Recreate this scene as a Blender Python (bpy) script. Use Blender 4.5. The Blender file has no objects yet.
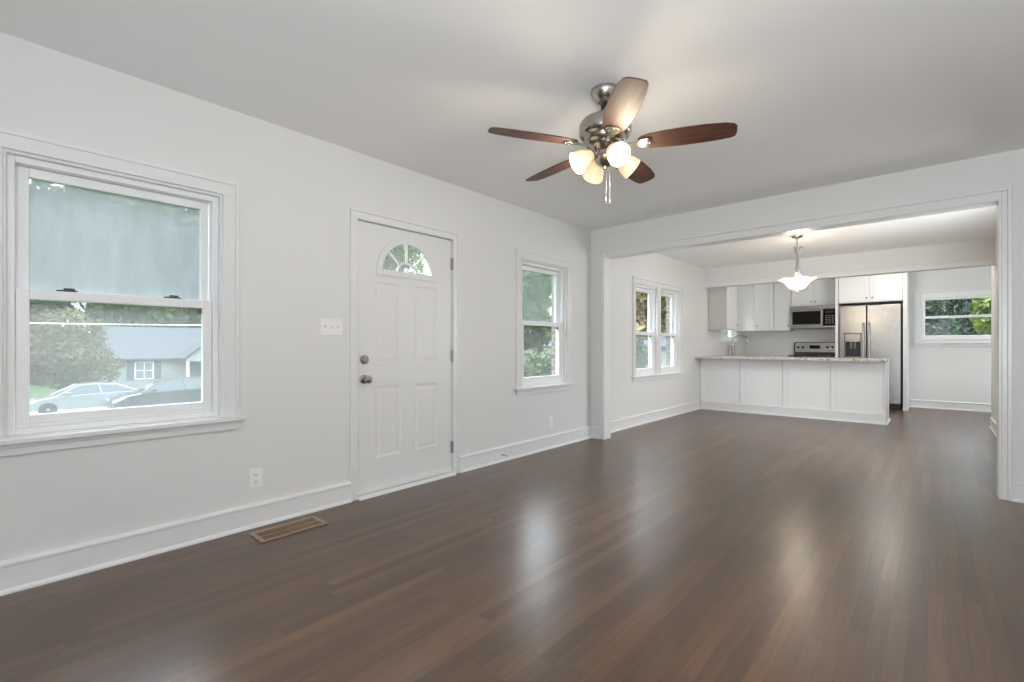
import bpy, bmesh, math, random
from mathutils import Vector, Matrix
import numpy as np

C = bpy.context.scene.collection
SC = bpy.context.scene
PI = math.pi
random.seed(7)

# ------------------------------------------------------------------ camera, world, lights, exposure
CAM = Vector((3.097, 0.0, 1.1013))
cd = bpy.data.cameras.new('camera'); cam = bpy.data.objects.new('camera', cd); C.objects.link(cam)
cam.location = CAM
cam.rotation_euler = (PI/2, 0, math.radians(41.74))
cd.sensor_width = 36.0
cd.lens = 36.0*473.0/1024.0
cd.shift_y = (346.4-341.0)/1024.0
cd.clip_start = 0.05; cd.clip_end = 400
SC.camera = cam

SC.view_settings.view_transform = 'Standard'
SC.view_settings.look = 'None'
SC.view_settings.gamma = 1.0
SC.view_settings.use_curve_mapping = False
SC.view_settings.exposure = 0.0
SC.cycles.max_bounces = 12
SC.cycles.diffuse_bounces = 6
SC.cycles.glossy_bounces = 5
SC.cycles.transparent_max_bounces = 24
SC.cycles.sample_clamp_indirect = 6.0
SC.cycles.caustics_reflective = False
SC.cycles.caustics_refractive = False

W = bpy.data.worlds.new('sky'); SC.world = W; W.use_nodes = True
nt = W.node_tree; nt.nodes.clear()
wo = nt.nodes.new('ShaderNodeOutputWorld'); bg = nt.nodes.new('ShaderNodeBackground')
tc = nt.nodes.new('ShaderNodeTexCoord'); nz = nt.nodes.new('ShaderNodeTexNoise'); cr = nt.nodes.new('ShaderNodeValToRGB')
nz.inputs['Scale'].default_value = 2.2; nz.inputs['Detail'].default_value = 5
cr.color_ramp.elements[0].position = 0.35; cr.color_ramp.elements[0].color = (0.62, 0.80, 1.0, 1)
cr.color_ramp.elements[1].position = 0.62; cr.color_ramp.elements[1].color = (0.95, 0.98, 1.0, 1)
nt.links.new(tc.outputs['Generated'], nz.inputs['Vector']); nt.links.new(nz.outputs['Fac'], cr.inputs['Fac'])
nt.links.new(cr.outputs['Color'], bg.inputs['Color'])
# overcast: a bright dome that falls off towards the horizon
sx = nt.nodes.new('ShaderNodeSeparateXYZ'); mr = nt.nodes.new('ShaderNodeMapRange'); mr.interpolation_type = 'SMOOTHSTEP'
mr.inputs['From Min'].default_value = 0.10; mr.inputs['From Max'].default_value = 0.42
mr.inputs['To Min'].default_value = 1.5; mr.inputs['To Max'].default_value = 10.0
nt.links.new(tc.outputs['Generated'], sx.inputs[0]); nt.links.new(sx.outputs['Z'], mr.inputs['Value']); nt.links.new(mr.outputs[0], bg.inputs['Strength'])
nt.links.new(bg.outputs[0], wo.inputs[0])

def area_light(name, loc, direction, sx, sy, power, color=(0.90, 0.955, 1.0)):
    l = bpy.data.lights.new(name, 'AREA'); l.shape = 'RECTANGLE'; l.size = sx; l.size_y = sy
    l.energy = power; l.color = color
    o = bpy.data.objects.new(name, l); C.objects.link(o); o.location = loc
    o.rotation_euler = Vector(direction).to_track_quat('-Z', 'Y').to_euler()
    return o
# unseen fill lights, added out of view to brighten the rooms
FILL = [
    ('fill_light_back',  (3.7, -2.62, 1.35), (0, 1, 0.15), 1.8, 1.5, 22),
    ('fill_light_dining', (3.71, 6.15, 1.35), (-1, 0, 0.25), 1.5, 1.4, 36),
    ('fill_light_kitchen', (5.02, 10.2, 1.45), (-1, 0, 0.3), 1.2, 1.2, 5),
    ('fill_light_ceiling', (3.8, -0.6, 1.15), (-0.05, 0.7, 1), 0.9, 0.9, 96),  # added upward fill behind the camera, brightens the ceiling
]
for n, loc, d, sx, sy, p in FILL:
    area_light(n, loc, d, sx, sy, p)

def point_light(name, loc, power, color, radius=0.03):
    l = bpy.data.lights.new(name, 'POINT'); l.energy = power; l.color = color; l.shadow_soft_size = radius
    o = bpy.data.objects.new(name, l); C.objects.link(o); o.location = loc
    return o

# ------------------------------------------------------------------ materials
def mat(name, col, rough=0.5, metal=0.0, bump=0.0, bscale=80.0, var=0.0, vscale=6.0, emis=None, estr=0.0, ior=1.5, coat=0.0, stretch=None):
    m = bpy.data.materials.new(name); m.use_nodes = True
    t = m.node_tree; b = t.nodes['Principled BSDF']
    b.inputs['Base Color'].default_value = (*col, 1); b.inputs['Roughness'].default_value = rough
    b.inputs['Metallic'].default_value = metal; b.inputs['IOR'].default_value = ior
    if coat: b.inputs['Coat Weight'].default_value = coat; b.inputs['Coat Roughness'].default_value = 0.1
    if emis:
        b.inputs['Emission Color'].default_value = (*emis, 1); b.inputs['Emission Strength'].default_value = estr
    co = t.nodes.new('ShaderNodeTexCoord')
    src = co.outputs['Object']
    if stretch:
        mp = t.nodes.new('ShaderNodeMapping'); mp.inputs['Scale'].default_value = stretch
        t.links.new(src, mp.inputs['Vector']); src = mp.outputs['Vector']
    if var:
        n = t.nodes.new('ShaderNodeTexNoise'); n.inputs['Scale'].default_value = vscale; n.inputs['Detail'].default_value = 4
        r = t.nodes.new('ShaderNodeValToRGB')
        r.color_ramp.elements[0].position = 0.3; r.color_ramp.elements[1].position = 0.7
        r.color_ramp.elements[0].color = (*[c*(1-var) for c in col], 1)
        r.color_ramp.elements[1].color = (*[min(1, c*(1+var)) for c in col], 1)
        t.links.new(src, n.inputs['Vector']); t.links.new(n.outputs['Fac'], r.inputs['Fac'])
        t.links.new(r.outputs['Color'], b.inputs['Base Color'])
    if bump:
        n = t.nodes.new('ShaderNodeTexNoise'); n.inputs['Scale'].default_value = bscale; n.inputs['Detail'].default_value = 3
        bp = t.nodes.new('ShaderNodeBump'); bp.inputs['Strength'].default_value = bump; bp.inputs['Distance'].default_value = 0.003
        t.links.new(src, n.inputs['Vector']); t.links.new(n.outputs['Fac'], bp.inputs['Height'])
        t.links.new(bp.outputs['Normal'], b.inputs['Normal'])
    return m

def mathn(t, op, a=None, b=None):
    n = t.nodes.new('ShaderNodeMath'); n.operation = op
    for i, v in enumerate((a, b)):
        if v is None: continue
        if isinstance(v, (int, float)): n.inputs[i].default_value = v
        else: t.links.new(v, n.inputs[i])
    return n.outputs[0]

def floor_material():
    m = bpy.data.materials.new('dark_oak_strip_floor'); m.use_nodes = True
    t = m.node_tree; b = t.nodes['Principled BSDF']; L = t.links.new
    co = t.nodes.new('ShaderNodeTexCoord'); sp = t.nodes.new('ShaderNodeSeparateXYZ'); L(co.outputs['Object'], sp.inputs[0])
    wpl, lpl = 0.057, 1.1
    xr = mathn(t, 'DIVIDE', sp.outputs['X'], wpl); row = mathn(t, 'FLOOR', xr)
    w1 = t.nodes.new('ShaderNodeTexWhiteNoise'); w1.noise_dimensions = '1D'; L(row, w1.inputs['W'])
    ys = mathn(t, 'ADD', mathn(t, 'DIVIDE', sp.outputs['Y'], lpl), mathn(t, 'MULTIPLY', w1.outputs['Value'], 7.3))
    colm = mathn(t, 'FLOOR', ys)
    cb = t.nodes.new('ShaderNodeCombineXYZ'); L(row, cb.inputs[0]); L(colm, cb.inputs[1])
    w2 = t.nodes.new('ShaderNodeTexWhiteNoise'); w2.noise_dimensions = '2D'; L(cb.outputs[0], w2.inputs['Vector'])
    rp = t.nodes.new('ShaderNodeValToRGB'); e = rp.color_ramp.elements
    e[0].position = 0.0; e[0].color = (0.072, 0.041, 0.024, 1)
    e[1].position = 1.0; e[1].color = (0.135, 0.072, 0.039, 1)
    for p, c in ((0.3, (0.086, 0.048, 0.028)), (0.6, (0.097, 0.053, 0.030)), (0.85, (0.111, 0.060, 0.033))):
        k = e.new(p); k.color = (*c, 1)
    L(w2.outputs['Value'], rp.inputs['Fac'])
    # grain, offset board by board
    mp = t.nodes.new('ShaderNodeVectorMath'); mp.operation = 'MULTIPLY_ADD'
    mp.inputs[1].default_value = (70, 3.0, 1); L(co.outputs['Object'], mp.inputs[0])
    sc2 = t.nodes.new('ShaderNodeVectorMath'); sc2.operation = 'SCALE'; sc2.inputs['Scale'].default_value = 13.0
    L(w2.outputs['Color'], sc2.inputs[0]); L(sc2.outputs[0], mp.inputs[2])
    g = t.nodes.new('ShaderNodeTexNoise'); g.inputs['Scale'].default_value = 1.0; g.inputs['Detail'].default_value = 3; g.inputs['Roughness'].default_value = 0.5
    L(mp.outputs[0], g.inputs['Vector'])
    gr = t.nodes.new('ShaderNodeMapRange'); gr.inputs['From Min'].default_value = 0.2; gr.inputs['From Max'].default_value = 0.8
    gr.inputs['To Min'].default_value = 0.75; gr.inputs['To Max'].default_value = 1.25; L(g.outputs['Fac'], gr.inputs['Value'])
    # worn, uneven stain over metres
    big = t.nodes.new('ShaderNodeTexNoise'); big.inputs['Scale'].default_value = 0.9; big.inputs['Detail'].default_value = 4; L(co.outputs['Object'], big.inputs['Vector'])
    br = t.nodes.new('ShaderNodeMapRange'); br.inputs['From Min'].default_value = 0.3; br.inputs['From Max'].default_value = 0.7
    br.inputs['To Min'].default_value = 0.8; br.inputs['To Max'].default_value = 1.25; L(big.outputs['Fac'], br.inputs['Value'])
    mul = mathn(t, 'MULTIPLY', gr.outputs[0], br.outputs[0])
    fx = mathn(t, 'FRACT', xr); ex = mathn(t, 'MINIMUM', fx, mathn(t, 'SUBTRACT', 1.0, fx))
    fy = mathn(t, 'FRACT', ys); ey = mathn(t, 'MINIMUM', fy, mathn(t, 'SUBTRACT', 1.0, fy))
    gx = t.nodes.new('ShaderNodeMapRange'); gx.inputs['From Min'].default_value = 0.0; gx.inputs['From Max'].default_value = 0.03; L(ex, gx.inputs['Value'])
    gy = t.nodes.new('ShaderNodeMapRange'); gy.inputs['From Min'].default_value = 0.0; gy.inputs['From Max'].default_value = 0.002; L(ey, gy.inputs['Value'])
    gap = mathn(t, 'MULTIPLY', gx.outputs[0], gy.outputs[0])
    mul2 = mathn(t, 'MULTIPLY', mul, mathn(t, 'ADD', mathn(t, 'MULTIPLY', gap, 0.45), 0.55))
    vs = t.nodes.new('ShaderNodeVectorMath'); vs.operation = 'SCALE'; L(rp.outputs['Color'], vs.inputs[0]); L(mul2, vs.inputs['Scale'])
    L(vs.outputs[0], b.inputs['Base Color'])
    rr = t.nodes.new('ShaderNodeMapRange'); rr.inputs['From Min'].default_value = 0.3; rr.inputs['From Max'].default_value = 0.7
    rr.inputs['To Min'].default_value = 0.25; rr.inputs['To Max'].default_value = 0.33; L(g.outputs['Fac'], rr.inputs['Value'])
    b.inputs['Roughness'].default_value = 0.285
    b.inputs['IOR'].default_value = 1.62
    hg = mathn(t, 'ADD', mathn(t, 'MULTIPLY', gap, 0.5), mathn(t, 'MULTIPLY', g.outputs['Fac'], 0.04))
    w3 = mathn(t, 'ADD', hg, mathn(t, 'MULTIPLY', w2.outputs['Value'], 0.25))
    bp = t.nodes.new('ShaderNodeBump'); bp.inputs['Strength'].default_value = 0.15; bp.inputs['Distance'].default_value = 0.001
    L(w3, bp.inputs['Height']); L(bp.outputs[0], b.inputs['Normal'])
    return m

def glass_material(name, haze, tint=(0.95, 0.98, 0.97), hcol=(0.36, 0.41, 0.42), vertical=True):
    m = bpy.data.materials.new(name); m.use_nodes = True
    t = m.node_tree; t.nodes.clear(); L = t.links.new
    out = t.nodes.new('ShaderNodeOutputMaterial')
    tr = t.nodes.new('ShaderNodeBsdfTransparent'); tr.inputs['Color'].default_value = (*tint, 1)
    tl = t.nodes.new('ShaderNodeBsdfTranslucent'); tl.inputs['Color'].default_value = (*hcol, 1)
    df = t.nodes.new('ShaderNodeBsdfDiffuse'); df.inputs['Color'].default_value = (*hcol, 1)
    dm = t.nodes.new('ShaderNodeMixShader'); dm.inputs[0].default_value = 0.4; L(tl.outputs[0], dm.inputs[1]); L(df.outputs[0], dm.inputs[2])
    co = t.nodes.new('ShaderNodeTexCoord'); mp = t.nodes.new('ShaderNodeMapping')
    mp.inputs['Scale'].default_value = (9, 9, 2.2) if vertical else (5, 5, 5)
    n = t.nodes.new('ShaderNodeTexNoise'); n.inputs['Scale'].default_value = 1.6; n.inputs['Detail'].default_value = 6; n.inputs['Roughness'].default_value = 0.6
    L(co.outputs['Object'], mp.inputs[0]); L(mp.outputs[0], n.inputs['Vector'])
    r = t.nodes.new('ShaderNodeMapRange'); r.inputs['From Min'].default_value = 0.3; r.inputs['From Max'].default_value = 0.7
    r.inputs['To Min'].default_value = haze*0.9; r.inputs['To Max'].default_value = min(1, haze*1.1); L(n.outputs['Fac'], r.inputs['Value'])
    hz = t.nodes.new('ShaderNodeMixShader'); L(r.outputs[0], hz.inputs[0]); L(tr.outputs[0], hz.inputs[1]); L(dm.outputs[0], hz.inputs[2])
    gl = t.nodes.new('ShaderNodeBsdfGlossy'); gl.inputs['Roughness'].default_value = 0.06
    fr = t.nodes.new('ShaderNodeFresnel'); fr.inputs['IOR'].default_value = 1.5
    fm = t.nodes.new('ShaderNodeMixShader'); L(fr.outputs[0], fm.inputs[0]); L(hz.outputs[0], fm.inputs[1]); L(gl.outputs[0], fm.inputs[2])
    ge = t.nodes.new('ShaderNodeNewGeometry'); t2 = t.nodes.new('ShaderNodeBsdfTransparent')
    bk = t.nodes.new('ShaderNodeMixShader'); L(ge.outputs['Backfacing'], bk.inputs[0]); L(fm.outputs[0], bk.inputs[1]); L(t2.outputs[0], bk.inputs[2])
    L(bk.outputs[0], out.inputs[0])
    return m

def leaf_material(name, c0, c1, c2):
    m = bpy.data.materials.new(name); m.use_nodes = True
    t = m.node_tree; b = t.nodes['Principled BSDF']; L = t.links.new
    ge = t.nodes.new('ShaderNodeNewGeometry'); rp = t.nodes.new('ShaderNodeValToRGB'); e = rp.color_ramp.elements
    e[0].color = (*c0, 1); e[1].color = (*c2, 1); k = e.new(0.55); k.color = (*c1, 1)
    L(ge.outputs['Random Per Island'], rp.inputs['Fac']); L(rp.outputs['Color'], b.inputs['Base Color'])
    b.inputs['Roughness'].default_value = 0.5
    tl = t.nodes.new('ShaderNodeBsdfTranslucent'); L(rp.outputs['Color'], tl.inputs['Color'])
    mx = t.nodes.new('ShaderNodeMixShader'); mx.inputs[0].default_value = 0.3
    L(b.outputs[0], mx.inputs[1]); L(tl.outputs[0], mx.inputs[2]); L(mx.outputs[0], t.nodes['Material Output'].inputs[0])
    return m

def brick_material(name, c1, c2, mortar, horiz='Y', scale=1.0):
    m = bpy.data.materials.new(name); m.use_nodes = True
    t = m.node_tree; b = t.nodes['Principled BSDF']; L = t.links.new
    co = t.nodes.new('ShaderNodeTexCoord'); sp = t.nodes.new('ShaderNodeSeparateXYZ'); L(co.outputs['Object'], sp.inputs[0])
    h = mathn(t, 'ADD', sp.outputs['X'], sp.outputs['Y'])
    cb = t.nodes.new('ShaderNodeCombineXYZ'); L(h, cb.inputs[0]); L(sp.outputs['Z'], cb.inputs[1])
    bt = t.nodes.new('ShaderNodeTexBrick'); bt.inputs['Scale'].default_value = scale
    bt.inputs['Brick Width'].default_value = 0.21; bt.inputs['Row Height'].default_value = 0.068; bt.inputs['Mortar Size'].default_value = 0.008
    bt.inputs['Color1'].default_value = (*c1, 1); bt.inputs['Color2'].default_value = (*c2, 1); bt.inputs['Mortar'].default_value = (*mortar, 1)
    L(cb.outputs[0], bt.inputs['Vector']); L(bt.outputs['Color'], b.inputs['Base Color']); b.inputs['Roughness'].default_value = 0.85
    bp = t.nodes.new('ShaderNodeBump'); bp.invert = True; bp.inputs['Distance'].default_value = 0.006; L(bt.outputs['Fac'], bp.inputs['Height']); L(bp.outputs[0], b.inputs['Normal'])
    return m

def wood_material(name, c0, c1, rough=0.35, scale=(3, 60, 60)):
    m = bpy.data.materials.new(name); m.use_nodes = True
    t = m.node_tree; b = t.nodes['Principled BSDF']; L = t.links.new
    co = t.nodes.new('ShaderNodeTexCoord'); mp = t.nodes.new('ShaderNodeMapping'); mp.inputs['Scale'].default_value = scale
    n = t.nodes.new('ShaderNodeTexNoise'); n.inputs['Scale'].default_value = 1.0; n.inputs['Detail'].default_value = 5
    r = t.nodes.new('ShaderNodeValToRGB'); r.color_ramp.elements[0].position = 0.32; r.color_ramp.elements[1].position = 0.7
    r.color_ramp.elements[0].color = (*c0, 1); r.color_ramp.elements[1].color = (*c1, 1)
    L(co.outputs['Object'], mp.inputs[0]); L(mp.outputs[0], n.inputs['Vector']); L(n.outputs['Fac'], r.inputs['Fac']); L(r.outputs['Color'], b.inputs['Base Color'])
    b.inputs['Roughness'].default_value = rough
    return m

def granite_material():
    m = bpy.data.materials.new('speckled_granite'); m.use_nodes = True
    t = m.node_tree; b = t.nodes['Principled BSDF']; L = t.links.new
    co = t.nodes.new('ShaderNodeTexCoord')
    n = t.nodes.new('ShaderNodeTexNoise'); n.inputs['Scale'].default_value = 26; n.inputs['Detail'].default_value = 8; n.inputs['Roughness'].default_value = 0.7
    L(co.outputs['Object'], n.inputs['Vector'])
    r = t.nodes.new('ShaderNodeValToRGB'); e = r.color_ramp.elements
    e[0].position = 0.33; e[0].color = (0.06, 0.05, 0.045, 1); e[1].position = 0.66; e[1].color = (0.72, 0.69, 0.65, 1)
    k = e.new(0.45); k.color = (0.50, 0.47, 0.44, 1)
    L(n.outputs['Fac'], r.inputs['Fac']); L(r.outputs['Color'], b.inputs['Base Color']); b.inputs['Roughness'].default_value = 0.15
    return m

M = {}
M['wall'] = mat('wall_paint', (0.745, 0.742, 0.732), 0.5, bump=0.05, bscale=140)
M['ceiling'] = mat('ceiling_paint', (0.90, 0.90, 0.90), 0.7, bump=0.05, bscale=120)
M['trim'] = mat('trim_paint', (0.775, 0.773, 0.768), 0.3, bump=0.02, bscale=60)
M['door'] = mat('door_paint', (0.765, 0.762, 0.752), 0.35, bump=0.02, bscale=60)
M['vinyl'] = mat('window_vinyl', (0.8600, 0.8600, 0.8650), 0.3)
M['cab'] = mat('cabinet_paint', (0.86, 0.86, 0.862), 0.3)
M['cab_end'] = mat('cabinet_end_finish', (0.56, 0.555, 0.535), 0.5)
M['floor'] = floor_material()
M['glass_hazy'] = glass_material('hazy_screen_glass', 0.76, hcol=(0.30, 0.328, 0.34))
M['glass_milky'] = glass_material('dusty_glass', 0.44, hcol=(0.29, 0.335, 0.31))
M['glass_soft'] = glass_material('slightly_dusty_glass', 0.42, hcol=(0.37, 0.39, 0.39))
M['glass_light'] = glass_material('lightly_dusty_glass', 0.22, hcol=(0.37, 0.39, 0.39))
M['glass_clear'] = glass_material('clear_glass', 0.02)
M['latch'] = mat('dark_latch', (0.06, 0.06, 0.06), 0.4)
M['nickel'] = mat('brushed_nickel', (0.46, 0.435, 0.40), 0.24, 1.0, var=0.08, vscale=12, stretch=(1, 1, 14))
M['satin'] = mat('satin_nickel', (0.34, 0.325, 0.31), 0.32, 1.0, bump=0.04, bscale=160)
M['chrome'] = mat('polished_chrome', (0.38, 0.38, 0.38), 0.18, 1.0, bump=0.01)
M['steel'] = mat('stainless_steel', (0.37, 0.362, 0.355), 0.26, 1.0, var=0.06, vscale=2.0, bump=0.03, bscale=7, stretch=(3, 3, 60))
M['steel_dark'] = mat('dark_trim_steel', (0.20, 0.18, 0.17), 0.4, 0.6)
M['black_glass'] = mat('black_glass', (0.008, 0.006, 0.006), 0.10, ior=1.3)
M['black'] = mat('black_plastic', (0.018, 0.017, 0.017), 0.4)
M['brown_black'] = mat('appliance_side', (0.030, 0.020, 0.016), 0.5)
M['grey_plastic'] = mat('grey_plastic', (0.16, 0.15, 0.15), 0.4)
M['plate'] = mat('white_plastic', (0.86, 0.855, 0.84), 0.3)
M['granite'] = granite_material()
M['blade'] = wood_material('walnut_blade', (0.045, 0.018, 0.012), (0.115, 0.047, 0.030), 0.55, (5, 70, 70))
M['blade_edge'] = mat('blade_edge', (0.02, 0.01, 0.008), 0.5)
M['vent'] = wood_material('oak_register', (0.27, 0.17, 0.11), (0.40, 0.27, 0.18), 0.4, (60, 5, 60))
M['damper'] = mat('damper_brown', (0.09, 0.065, 0.045), 0.6)
M['duct_shade'] = mat('duct_dark', (0.012, 0.010, 0.009), 0.8)
M['brick'] = brick_material('red_brick', (0.1680, 0.1085, 0.0875), (0.2310, 0.1610, 0.1330), (0.3220, 0.3080, 0.2870))
M['cord'] = mat('lamp_chain', (0.70, 0.66, 0.60), 0.3, 0.6)
def lamp_glass(name, col, strength):
    m = mat(name, (0.78, 0.70, 0.54), 0.35, emis=col, estr=strength)
    t = m.node_tree; b = t.nodes['Principled BSDF']
    b.inputs['Subsurface Weight'].default_value = 0.0
    n = t.nodes.new('ShaderNodeTexNoise'); n.inputs['Scale'].default_value = 14; n.inputs['Detail'].default_value = 5
    co = t.nodes.new('ShaderNodeTexCoord'); t.links.new(co.outputs['Object'], n.inputs['Vector'])
    r = t.nodes.new('ShaderNodeMapRange'); r.inputs['To Min'].default_value = strength*0.85; r.inputs['To Max'].default_value = strength*1.15
    t.links.new(n.outputs['Fac'], r.inputs['Value']); t.links.new(r.outputs[0], b.inputs['Emission Strength'])
    return m
M['shade'] = lamp_glass('lit_frosted_shade', (1.0, 0.70, 0.36), 0.50)
M['dome'] = mat('lit_opal_dome', (0.9, 0.88, 0.84), 0.4, emis=(1.0, 0.90, 0.76), estr=9.0)
M['bulb'] = mat('lit_bulb', (1, 0.95, 0.85), 0.4, emis=(1.0, 0.90, 0.72), estr=6.0)
M['bowl'] = lamp_glass('lit_alabaster_bowl', (1.0, 0.86, 0.66), 0.95)
# outdoors
M['grass'] = mat('lawn', (0.0600, 0.0960, 0.0300), 0.9, var=0.4, vscale=3.0, bump=0.3, bscale=30)
M['asphalt'] = mat('street', (0.1800, 0.1800, 0.1800), 0.85, var=0.15, vscale=2.0)
M['bark'] = mat('bark', (0.07, 0.05, 0.04), 0.9, var=0.35, vscale=8, bump=0.6, bscale=20)
M['siding'] = mat('white_siding', (0.2772, 0.2895, 0.2921), 0.6, var=0.04, vscale=2)
M['roof'] = mat('shingle_roof', (0.0660, 0.0720, 0.0810), 0.9, var=0.2, vscale=9, stretch=(1, 1, 6))
M['shutter'] = mat('grey_shutter', (0.0910, 0.1050, 0.1260), 0.6)
M['far_glass'] = mat('far_window_glass', (0.18, 0.21, 0.24), 0.12)
M['porch'] = mat('porch_shade', (0.1800, 0.1800, 0.1860), 0.7)
M['silver'] = mat('silver_car_paint', (0.2520, 0.2760, 0.2820), 0.25, 0.3, coat=0.6)
M['blackcar'] = mat('dark_car_paint', (0.045, 0.047, 0.055), 0.22, 0.2, coat=0.6)
M['carglass'] = mat('car_glass', (0.06, 0.075, 0.085), 0.08)
M['tyre'] = mat('tyre_rubber', (0.02, 0.02, 0.02), 0.8)
M['rim'] = mat('wheel_rim', (0.3000, 0.3000, 0.3000), 0.3, 0.8)
M['lamp_lens'] = mat('headlight_lens', (0.75, 0.76, 0.76), 0.12)
M['leaf_mid'] = leaf_material('leaves_mid_green', (0.0275, 0.0550, 0.0150), (0.0600, 0.1000, 0.0275), (0.1100, 0.1550, 0.0500))
M['leaf_dark'] = leaf_material('leaves_dark_green', (0.0042, 0.0154, 0.0056), (0.0112, 0.0350, 0.0112), (0.0700, 0.1260, 0.0595))
M['leaf_lime'] = leaf_material('leaves_lime', (0.0660, 0.1100, 0.0165), (0.1485, 0.2090, 0.0330), (0.2750, 0.3080, 0.0770))
M['leaf_autumn'] = leaf_material('leaves_turning', (0.0605, 0.0770, 0.0275), (0.1210, 0.1100, 0.0495), (0.1870, 0.1320, 0.0770))
M['leaf_gold'] = leaf_material('leaves_golden', (0.1800, 0.1275, 0.0450), (0.3150, 0.2250, 0.0975), (0.4125, 0.3300, 0.1800))

# ------------------------------------------------------------------ mesh helpers
ORIGIN = {}
class MB:
    """collects shapes in world coordinates, then links them as one mesh object"""
    def __init__(self): self.v = []; self.f = []; self.smooth = []
    def add(self, verts, faces, smooth=False):
        n = len(self.v); self.v += [tuple(p) for p in verts]
        self.f += [tuple(i+n for i in f) for f in faces]; self.smooth += [smooth]*len(faces); return self
    def box(self, x0, x1, y0, y1, z0, z1):
        x0, x1 = min(x0, x1), max(x0, x1); y0, y1 = min(y0, y1), max(y0, y1); z0, z1 = min(z0, z1), max(z0, z1)
        return self.add([(x0,y0,z0),(x1,y0,z0),(x1,y1,z0),(x0,y1,z0),(x0,y0,z1),(x1,y0,z1),(x1,y1,z1),(x0,y1,z1)],
                        [(0,3,2,1),(4,5,6,7),(0,1,5,4),(1,2,6,5),(2,3,7,6),(3,0,4,7)])
    def prism(self, poly, a, b, fn):
        """poly of 2D points, extruded from a to b; fn(u, v, w) -> xyz"""
        n = len(poly)
        vs = [fn(u, v, a) for u, v in poly]+[fn(u, v, b) for u, v in poly]
        fs = [tuple(range(n))[::-1], tuple(range(n, 2*n))]+[(i, (i+1) % n, n+(i+1) % n, n+i) for i in range(n)]
        return self.add(vs, fs)
    def lathe(self, prof, origin=(0,0,0), axis=(0,0,1), seg=32, cap=True):
        """prof: list of (r, h) along axis"""
        ax = Vector(axis).normalized(); q = Vector((0,0,1)).rotation_difference(ax); o = Vector(origin)
        vs = []; fs = []; n = len(prof)
        for r, h in prof:
            for k in range(seg):
                a = 2*PI*k/seg; vs.append(o+q@Vector((r*math.cos(a), r*math.sin(a), h)))
        for i in range(n-1):
            for k in range(seg):
                k2 = (k+1) % seg; fs.append((i*seg+k, i*seg+k2, (i+1)*seg+k2, (i+1)*seg+k))
        if cap:
            if prof[0][0] > 1e-6: fs.append(tuple(range(seg))[::-1])
            if prof[-1][0] > 1e-6: fs.append(tuple((n-1)*seg+k for k in range(seg)))
        return self.add(vs, fs, True)
    def tube(self, pts, rad, seg=10, cap=True):
        pts = [Vector(p) for p in pts]; n = len(pts)
        rs = rad if isinstance(rad, (list, tuple)) else [rad]*n
        vs = []; fs = []; up = None
        for i, p in enumerate(pts):
            d = (pts[min(i+1, n-1)]-pts[max(i-1, 0)]).normalized()
            if up is None: up = d.orthogonal().normalized()
            up = (up-d*up.dot(d)).normalized(); s = d.cross(up)
            for k in range(seg):
                a = 2*PI*k/seg; vs.append(p+(up*math.cos(a)+s*math.sin(a))*rs[i])
        for i in range(n-1):
            for k in range(seg):
                k2 = (k+1) % seg; fs.append((i*seg+k, i*seg+k2, (i+1)*seg+k2, (i+1)*seg+k))
        if cap: fs += [tuple(range(seg))[::-1], tuple((n-1)*seg+k for k in range(seg))]
        return self.add(vs, fs, True)
    def build(self, name, material, parent=None, bevel=0.0, seg=2, recalc=True):
        o0 = ORIGIN.get(parent.name, Vector((0,0,0))) if parent else Vector((0,0,0))
        me = bpy.data.meshes.new(name)
        me.from_pydata([(x-o0[0], y-o0[1], z-o0[2]) for x, y, z in self.v], [], self.f)
        me.polygons.foreach_set('use_smooth', self.smooth)
        if recalc:
            bm = bmesh.new(); bm.from_mesh(me); bmesh.ops.recalc_face_normals(bm, faces=bm.faces); bm.to_mesh(me); bm.free()
        if any(self.smooth): me.set_sharp_from_angle(angle=math.radians(40))
        me.materials.append(material)
        o = bpy.data.objects.new(name, me); C.objects.link(o)
        if parent: o.parent = parent
        ORIGIN[o.name] = o0
        if bevel:
            b = o.modifiers.new('bevel', 'BEVEL'); b.width = bevel; b.segments = seg; b.limit_method = 'ANGLE'; b.angle_limit = math.radians(50)
        return o

def tag(o, label=None, cat=None, group=None, kind=None):
    if label: o['label'] = label
    if cat: o['category'] = cat
    if group: o['group'] = group
    if kind: o['kind'] = kind
    return o
def thing(name, loc, label, cat, group=None, kind=None):
    o = bpy.data.objects.new(name, None); C.objects.link(o); o.location = loc; o.empty_display_size = 0.1
    ORIGIN[o.name] = Vector(loc); return tag(o, label, cat, group, kind)
def struct(name, mb, material, label, cat, bevel=0.0):
    return tag(mb.build(name, material, None, bevel), label, cat, None, 'structure')

def wall_boxes(mb, a0, a1, z0, z1, opens, fn):
    """fill a0..a1 x z0..z1 except the openings (y0,y1,z0,z1); fn(a0,a1,z0,z1) adds a box"""
    cur = a0
    for b0, b1, c0, c1 in sorted(opens):
        if b0 > cur: fn(cur, b0, z0, z1)
        if c0 > z0: fn(b0, b1, z0, c0)
        if c1 < z1: fn(b0, b1, c1, z1)
        cur = b1
    if cur < a1: fn(cur, a1, z0, z1)

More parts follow.
